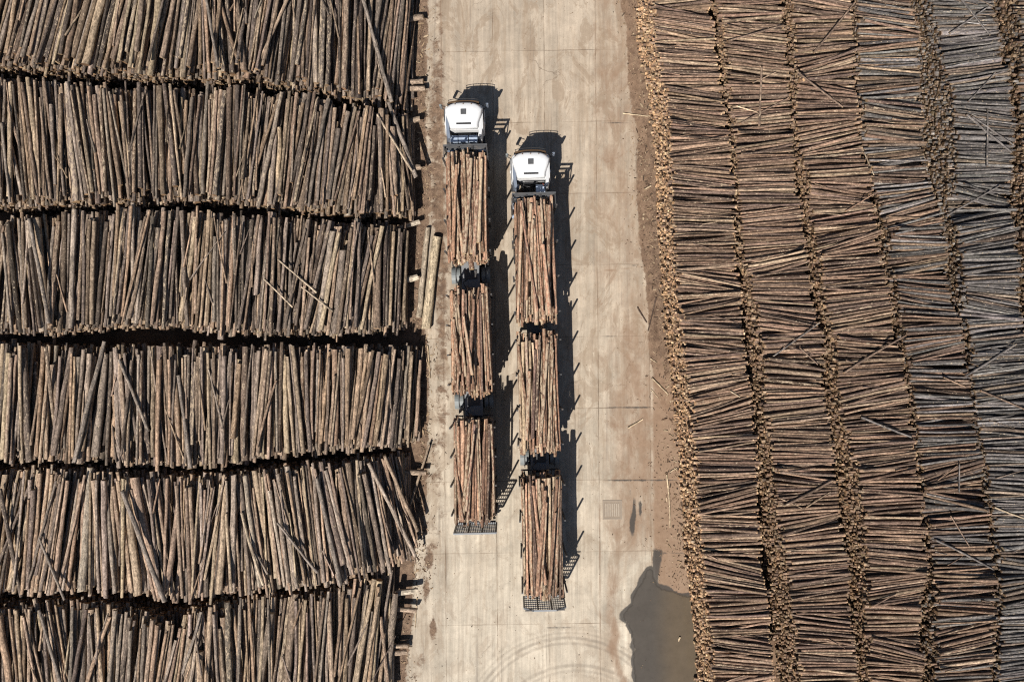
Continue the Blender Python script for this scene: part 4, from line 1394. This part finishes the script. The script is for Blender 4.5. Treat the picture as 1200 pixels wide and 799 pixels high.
def road():
    x0, x1, y0, y1 = PX(430), PX(862), PY(860), PY(-60)
    st = 0.11
    nx, ny = int((x1 - x0) / st), int((y1 - y0) / st)
    xs, ys = np.linspace(x0, x1, nx), np.linspace(y0, y1, ny)
    X, Y = np.meshgrid(xs, ys)
    px, py = 600 + X * F / CAM_H, 399.5 - Y * F / CAM_H
    sg = lambda d, w: 1 / (1 + np.exp(-np.clip(d / w, -30, 30)))
    # dirt strip against the left stacks
    lx = np.interp(py, [-60, 0, 60, 130, 170, 215, 250, 300, 390, 420, 520, 600, 640, 690, 740, 800, 860], [502, 502, 501, 499, 500, 507, 504, 498, 499, 503, 502, 499, 488, 484, 482, 475, 474])
    dirt = sg(lx - px, 2.0)
    # thin brown wash over the left lane
    wash = np.exp(-((px - np.interp(py, [0, 100, 200, 400, 600], [516, 512, 512, 520, 512])) / 14) ** 2) * np.interp(py, [0, 120, 250, 420, 600, 800], [.36, .68, .72, .56, .40, .20])
    dirt = np.maximum(dirt, wash)
    # splashes low on the left
    for cx, cy, ax_, ay_, s in ((503, 655, 7, 24, .8), (507, 735, 5, 17, .9), (498, 620, 8, 10, .8), (500, 690, 5, 16, .8), (493, 770, 9, 12, .55), (487, 790, 7, 10, .6), (507, 560, 6, 10, .5)):
        dirt = np.maximum(dirt, s * np.exp(-(((px - cx) / ax_) ** 2 + ((py - cy) / ay_) ** 2)))
    # dirt strip against the right stacks, then mud where the slabs end
    rx = np.interp(py, [-60, 0, 30, 60, 100, 130, 160, 210, 260, 300, 330, 380, 400, 440, 470, 500], [724, 727, 734, 735, 736, 741, 748, 745, 748, 751, 757, 760, 759, 765, 772, 790])
    k = sg(px - rx, 1.8) * sg(505 - py, 10)
    dirt = np.maximum(dirt, k)
    film = sg(px - 764 - .0085 * (py - 400), 1.2) * sg(py - 430, 16) * sg(668 - py + .1 * (px - 770), 8)
    stain = film * 0.98
    stain = np.maximum(stain, .62 * sg(px - 708, 10) * sg(767 - px, 3) * sg(py - 330, 40) * sg(655 - py, 12))
    stain = np.maximum(stain, .46 * sg(px - 692, 6) * sg(770 - px, 8) * sg(410 - py, 60))
    bx_ = np.interp(py, [640, 690, 720, 745, 760, 800, 860], [716, 719, 715, 722, 716, 731, 737])
    stain = np.maximum(stain, .62 * np.exp(-((px - bx_) / np.interp(py, [640, 720, 760, 800], [14, 9, 10, 7])) ** 2) * sg(py - 655, 10))
    stain = np.maximum(stain, .95 * sg(px - 771, 1.5) * sg(py - 642, 3) * sg(700 - py, 3))
    # wet rim of the puddle, oil streaks
    pud = np.array(PUDDLE)
    seg_d = np.full(px.shape, 1e9)
    for (ax_, ay_), (bx2, by2) in zip(pud, np.roll(pud, -1, axis=0)):
        dx, dy = bx2 - ax_, by2 - ay_
        tt = np.clip(((px - ax_) * dx + (py - ay_) * dy) / (dx * dx + dy * dy), 0, 1)
        seg_d = np.minimum(seg_d, np.hypot(px - ax_ - tt * dx, py - ay_ - tt * dy))
    wid = 3.4 + 1.6 * np.sin(px * .21 + 1.3 * np.sin(py * .13)) + 1.2 * np.sin(py * .33 + px * .09)
    wet = 1.25 * np.exp(-(seg_d / np.maximum(wid, 1.2)) ** 2)
    wet = np.maximum(wet, .95 * sg(px - 764.5, .8) * sg(776 + (650 - py) * .15 - px, 1.2) * sg(py - 643, 2) * sg(690 - py, 3))
    wet = np.maximum(wet, .6 * np.exp(-((py - 647 - .02 * (px - 764)) / 1.5) ** 2) * sg(px - 762, 2) * sg(806 - px, 3))
    for cx, cy, ax_, ay_, s in ((741, 614, 3.2, 13, 1.3), (743, 600, 2.2, 17, 1.2), (750.5, 595, 2.2, 10, 1.1), (752, 560, 1.2, 12, .45), (762, 470, 1.2, 26, .5), (757, 490, 7, 1.2, .6), (745, 477, 18, 1.0, .6), (740, 563, 24, 1.0, .55), (738, 585, 1.2, 30, .5)):
        wet = np.maximum(wet, s * np.exp(-(((px - cx) / ax_) ** 2 + ((py - cy) / ay_) ** 2)))
    for y_, xa_, xb_, s_ in ((145, 694, 742, .5), (229, 698, 745, .3), (312, 702, 757, .55), (394, 702, 760, .35), (478, 706, 763, .6), (563, 706, 800, .5), (734, 640, 706, .55), (734, 706, 735, .5), (651, 520, 560, .25)):
        wet = np.maximum(wet, 1.5 * s_ * np.exp(-((py - y_ + .012 * (px - 700)) / 1.1) ** 2) * sg(px - xa_, 4) * sg(xb_ - px, 4))
    for x_, ya_, yb_, s_ in ((517.5, -50, 300, .5), (697, 0, 330, .42), (703, 580, 790, .5), (700, 330, 560, .3), (764, 440, 690, .5)):
        stain = np.maximum(stain, s_ * np.exp(-((px - x_ - (py - 150) * .0085 * (x_ < 600)) / 2.0) ** 2) * sg(py - ya_, 12) * sg(yb_ - py, 12))
    # cracks
    for line_ in ([(700, 182), (712, 190), (726, 184), (742, 172)], [(722, 14), (724, 18), (731, 10)], [(724, 18), (733, 27)], [(703, 318), (722, 316), (740, 314), (757, 313)], [(715, 20), (724, 18)], [(700, 350), (706, 358)], [(743, 230), (745, 240)]):
        for (ax_, ay_), (bx2, by2) in zip(line_, line_[1:]):
            dx, dy = bx2 - ax_, by2 - ay_
            tt = np.clip(((px - ax_) * dx + (py - ay_) * dy) / (dx * dx + dy * dy), 0, 1)
            d = np.hypot(px - ax_ - tt * dx, py - ay_ - tt * dy)
            stain = np.maximum(stain, .62 * np.exp(-(d / 1.3) ** 2))
    clean_vignette = np.clip(np.interp(py, [0, 150, 300, 450, 600, 700, 860], [.26, .28, .36, .52, .82, .95, 1.0]) * np.interp(px, [490, 530, 580, 700, 760], [.62, .95, 1.0, .86, .45]), 0, 1)  # cleaner slabs lower down, with lens vignetting also painted into the tone
    clean_vignette = np.clip(clean_vignette + .55 * np.exp(-((seg_d - 12) / 7) ** 2) * (px < 764), 0, 1.15)     # pale silt dried round the puddle
    verts = np.stack([X, Y, np.full(X.shape, .004)], -1).reshape(-1, 3)
    q = (np.arange(ny - 1)[:, None] * nx + np.arange(nx - 1)[None, :]).ravel()
    faces = np.stack([q, q + 1, q + nx + 1, q + nx], 1).astype(np.int32)
    me = bpy.data.meshes.new('road')
    me.vertices.add(len(verts)); me.loops.add(faces.size); me.polygons.add(len(faces))
    me.vertices.foreach_set('co', verts.ravel().astype(np.float32))
    me.loops.foreach_set('vertex_index', faces.ravel())
    me.polygons.foreach_set('loop_start', (np.arange(len(faces)) * 4).astype(np.int32))
    me.update(calc_edges=True)
    m = np.stack([dirt, wet, stain, clean_vignette], -1).reshape(-1).astype(np.float32)
    me.attributes.new('mask', 'FLOAT_COLOR', 'POINT').data.foreach_set('color', m)
    me.materials.append(M['concrete'])
    o = bpy.data.objects.new('road', me); col.objects.link(o)
    tag(o, kind='structure')

PUDDLE = [(758, 668), (755, 676), (750, 685), (745, 693), (741.5, 699), (741, 707), (736, 713), (731, 719), (731.5, 726), (735, 731), (739.5, 738), (741.5, 748), (742.5, 760), (742, 776), (743.5, 795), (745, 830), (748, 870), (850, 870), (845, 780), (828, 720), (815, 700), (800, 697), (788, 692.5), (776, 690), (770, 685), (767, 678), (765, 669), (762, 666)]
road()
def puddle():
    pts = []
    n = len(PUDDLE)
    g = np.random.default_rng(5)
    for i in range(n):
        a, b = PUDDLE[i], PUDDLE[(i + 1) % n]
        m = max(1, int(math.hypot(b[0] - a[0], b[1] - a[1]) / 3))
        for k in range(m):
            f = k / m
            pts.append(P(a[0] + (b[0] - a[0]) * f + g.normal(0, .35), a[1] + (b[1] - a[1]) * f + g.normal(0, .35)))
    pts = np.array(pts)
    n = len(pts)
    tan = np.roll(pts, -3, axis=0) - np.roll(pts, 3, axis=0)
    nor = np.stack([-tan[:, 1], tan[:, 0]], 1); nor /= np.linalg.norm(nor, axis=1)[:, None]
    area = np.sum(pts[:, 0] * np.roll(pts[:, 1], -1) - np.roll(pts[:, 0], -1) * pts[:, 1])
    nor *= 1 if area > 0 else -1                       # inward
    outer = pts - nor * .10
    inner = pts + nor * .15
    V = [(x, y, .009) for x, y in outer] + [(x, y, .009) for x, y in inner]
    Fc = [(i, (i + 1) % n, n + (i + 1) % n, n + i) for i in range(n)] + [tuple(range(n, 2 * n))]
    me = bpy.data.meshes.new('puddle')
    me.from_pydata(V, [], Fc)
    bm = bmesh.new(); bm.from_mesh(me)
    bmesh.ops.triangulate(bm, faces=[f for f in bm.faces if len(f.verts) > 4], ngon_method='EAR_CLIP')
    bm.to_mesh(me); bm.free()
    me.attributes.new('depth', 'FLOAT', 'POINT').data.foreach_set('value', np.array([0.0] * n + [1.0] * n, np.float32))
    me.materials.append(M['water'])
    o = bpy.data.objects.new('puddle', me); col.objects.link(o)
    tag(o, kind='structure')
puddle()

def bark_chips():
    t = NT('bark_chip')
    c = t.attr('tint').outputs['Color']
    mat = t.set(Base_Color=c, Roughness=0.9, Specular_IOR_Level=0.2)
    g = np.random.default_rng(21)
    V, Fc, T = [], [], []
    def chip(px, py, s):
        x, y = P(px, py)
        L, w, h = s * g.uniform(.7, 2.2), s * g.uniform(.25, .7), s * g.uniform(.12, .3)
        a = g.uniform(0, math.pi); ca, sa = math.cos(a), math.sin(a)
        tilt = g.normal(0, .12)
        b = len(V)
        for (u, v) in ((-1, -.6), (.2, -1), (1, .1), (.4, .9), (-.8, .7)):
            u = u * L / 2 * g.uniform(.8, 1.1); v = v * w / 2 * g.uniform(.8, 1.1)
            for z in (.012, .012 + h):
                V.append((x + u * ca - v * sa, y + u * sa + v * ca, max(.006, z + u * tilt)))
        o = [b + 2 * i for i in range(5)]
        Fc.append([q + 1 for q in o])
        for i in range(5):
            p, q = o[i], o[(i + 1) % 5]
            Fc.append([p, q, q + 1, p + 1])
        col_ = np.array([(.10, .062, .04), (.17, .11, .07), (.30, .21, .13), (.42, .32, .21), (.07, .05, .036)][int(g.integers(5))]) * g.uniform(.75, 1.2)
        T.extend([tuple(col_) + (1,)] * 10)
    for i in range(1500):        # along the right stacks
        py = g.uniform(-10, 690)
        edge = np.interp(py, [0, 130, 240, 400, 500, 600, 700], [748, 763, 762, 786, 793, 797, 808])
        px = edge + 4 - abs(g.normal(0, 15 if py < 440 else 20))
        chip(px, py, g.uniform(.04, .11))
    for i in range(1300):        # along the left stacks
        py = g.uniform(-10, 805)
        edge = np.interp(py, [0, 240, 260, 390, 400, 540, 560, 690, 700, 800], [489, 492, 482, 484, 492, 494, 488, 486, 466, 466])
        chip(edge - 3 + abs(g.normal(0, 11)), py, g.uniform(.05, .13))
    for i in range(260):         # larger strips of bark
        py = g.uniform(0, 680)
        chip(np.interp(py, [0, 130, 240, 400, 500, 600, 700], [748, 763, 762, 786, 793, 797, 808]) + 3 - abs(g.normal(0, 9)), py, g.uniform(.10, .22))
        py = g.uniform(0, 800)
        chip(np.interp(py, [0, 240, 260, 390, 400, 540, 560, 690, 700, 800], [487, 490, 480, 482, 492, 494, 486, 484, 464, 464]) + abs(g.normal(0, 7)), py, g.uniform(.10, .22))
    for i in range(380):         # strewn over the concrete
        chip(g.uniform(505, 765), g.uniform(0, 800), g.uniform(.03, .075))
    me = bpy.data.meshes.new('bark_chips')
    me.from_pydata(V, [], Fc)
    me.attributes.new('tint', 'FLOAT_COLOR', 'POINT').data.foreach_set('color', np.array(T, np.float32).ravel())
    me.materials.append(mat)
    o = bpy.data.objects.new('bark_chips', me); col.objects.link(o)
    tag(o, 'bark chips and splinters strewn along the foot of the stacks', 'debris', None, 'stuff')
bark_chips()

# storm drain with a barred grate set in a frame
dx_, dy_ = P(717.5, 597)
dr = empty('drain_grate', (dx_, dy_, 0.004), R(0.6))
tag(dr, 'square barred drain grate set in the concrete right of the trucks', 'drain grate')
w = .58
m = MB()
for s in (-1, 1):
    m.box((s * w - .05, -w - .05, .001), (s * w + .05, w + .05, .02)); m.box((-w + .05, s * w - .05, .001), (w - .05, s * w + .05, .02))
m.build('frame', mat_simple('rusty_frame', (.29, .235, .18), .8, 0, .2), dr)
m = MB()
for x in np.linspace(-.42, .42, 7): m.box((x - .035, -.42, .006), (x + .035, .42, .017))
m.build('bars', mat_simple('worn_bar', (.38, .32, .25), .8, 0, .3), dr)
m = MB(); m.box((-w + .05, -w + .05, .0012), (w - .05, w - .05, .005))
m.build('sump', mat_simple('sump_dirt', (.285, .228, .172), .9, 0, .4), dr)

# ------------------------------------------------------------------ light, sky, camera
sun_el = R(54.6)
sh = Vector((0.455, 0.89)).normalized()           # where shadows point on the ground
sun_dir = Vector((-sh.x * math.cos(sun_el), -sh.y * math.cos(sun_el), math.sin(sun_el)))
ld = bpy.data.lights.new('sun', 'SUN')
ld.energy = 5.0
ld.angle = R(0.5)
ld.color = (1.0, 0.95, 0.885)
lo = bpy.data.objects.new('sun', ld)
lo.rotation_euler = sun_dir.to_track_quat('Z', 'Y').to_euler()
lo.location = (-20, -40, 60)
col.objects.link(lo)

wd = bpy.data.worlds.new('World'); scene.world = wd
wd.use_nodes = True
nt = wd.node_tree
bg = nt.nodes['Background'] if 'Background' in nt.nodes else nt.nodes.new('ShaderNodeBackground')
sky = nt.nodes.new('ShaderNodeTexSky')
sky.sky_type = 'NISHITA'
sky.sun_disc = False
sky.sun_elevation = sun_el
sky.sun_rotation = math.atan2(sun_dir.x, sun_dir.y)
nt.links.new(sky.outputs[0], bg.inputs[0])
bg.inputs[1].default_value = 0.05

cam = bpy.data.cameras.new('camera')
cam.lens = LENS
cam.sensor_width = 36.0
cam.clip_end = 2000
co = bpy.data.objects.new('camera', cam)
co.location = (0, 0, CAM_H)
co.rotation_euler = (0, 0, 0)
col.objects.link(co)
scene.camera = co

scene.view_settings.view_transform = 'Standard'
scene.view_settings.look = 'None'
scene.view_settings.gamma = 1.0
scene.view_settings.exposure = 0.15
scene.view_settings.use_curve_mapping = False
scene.cycles.use_denoising = False
scene.cycles.filter_width = 1.15
scene.cycles.max_bounces = 5
scene.cycles.diffuse_bounces = 1
scene.render.film_transparent = False
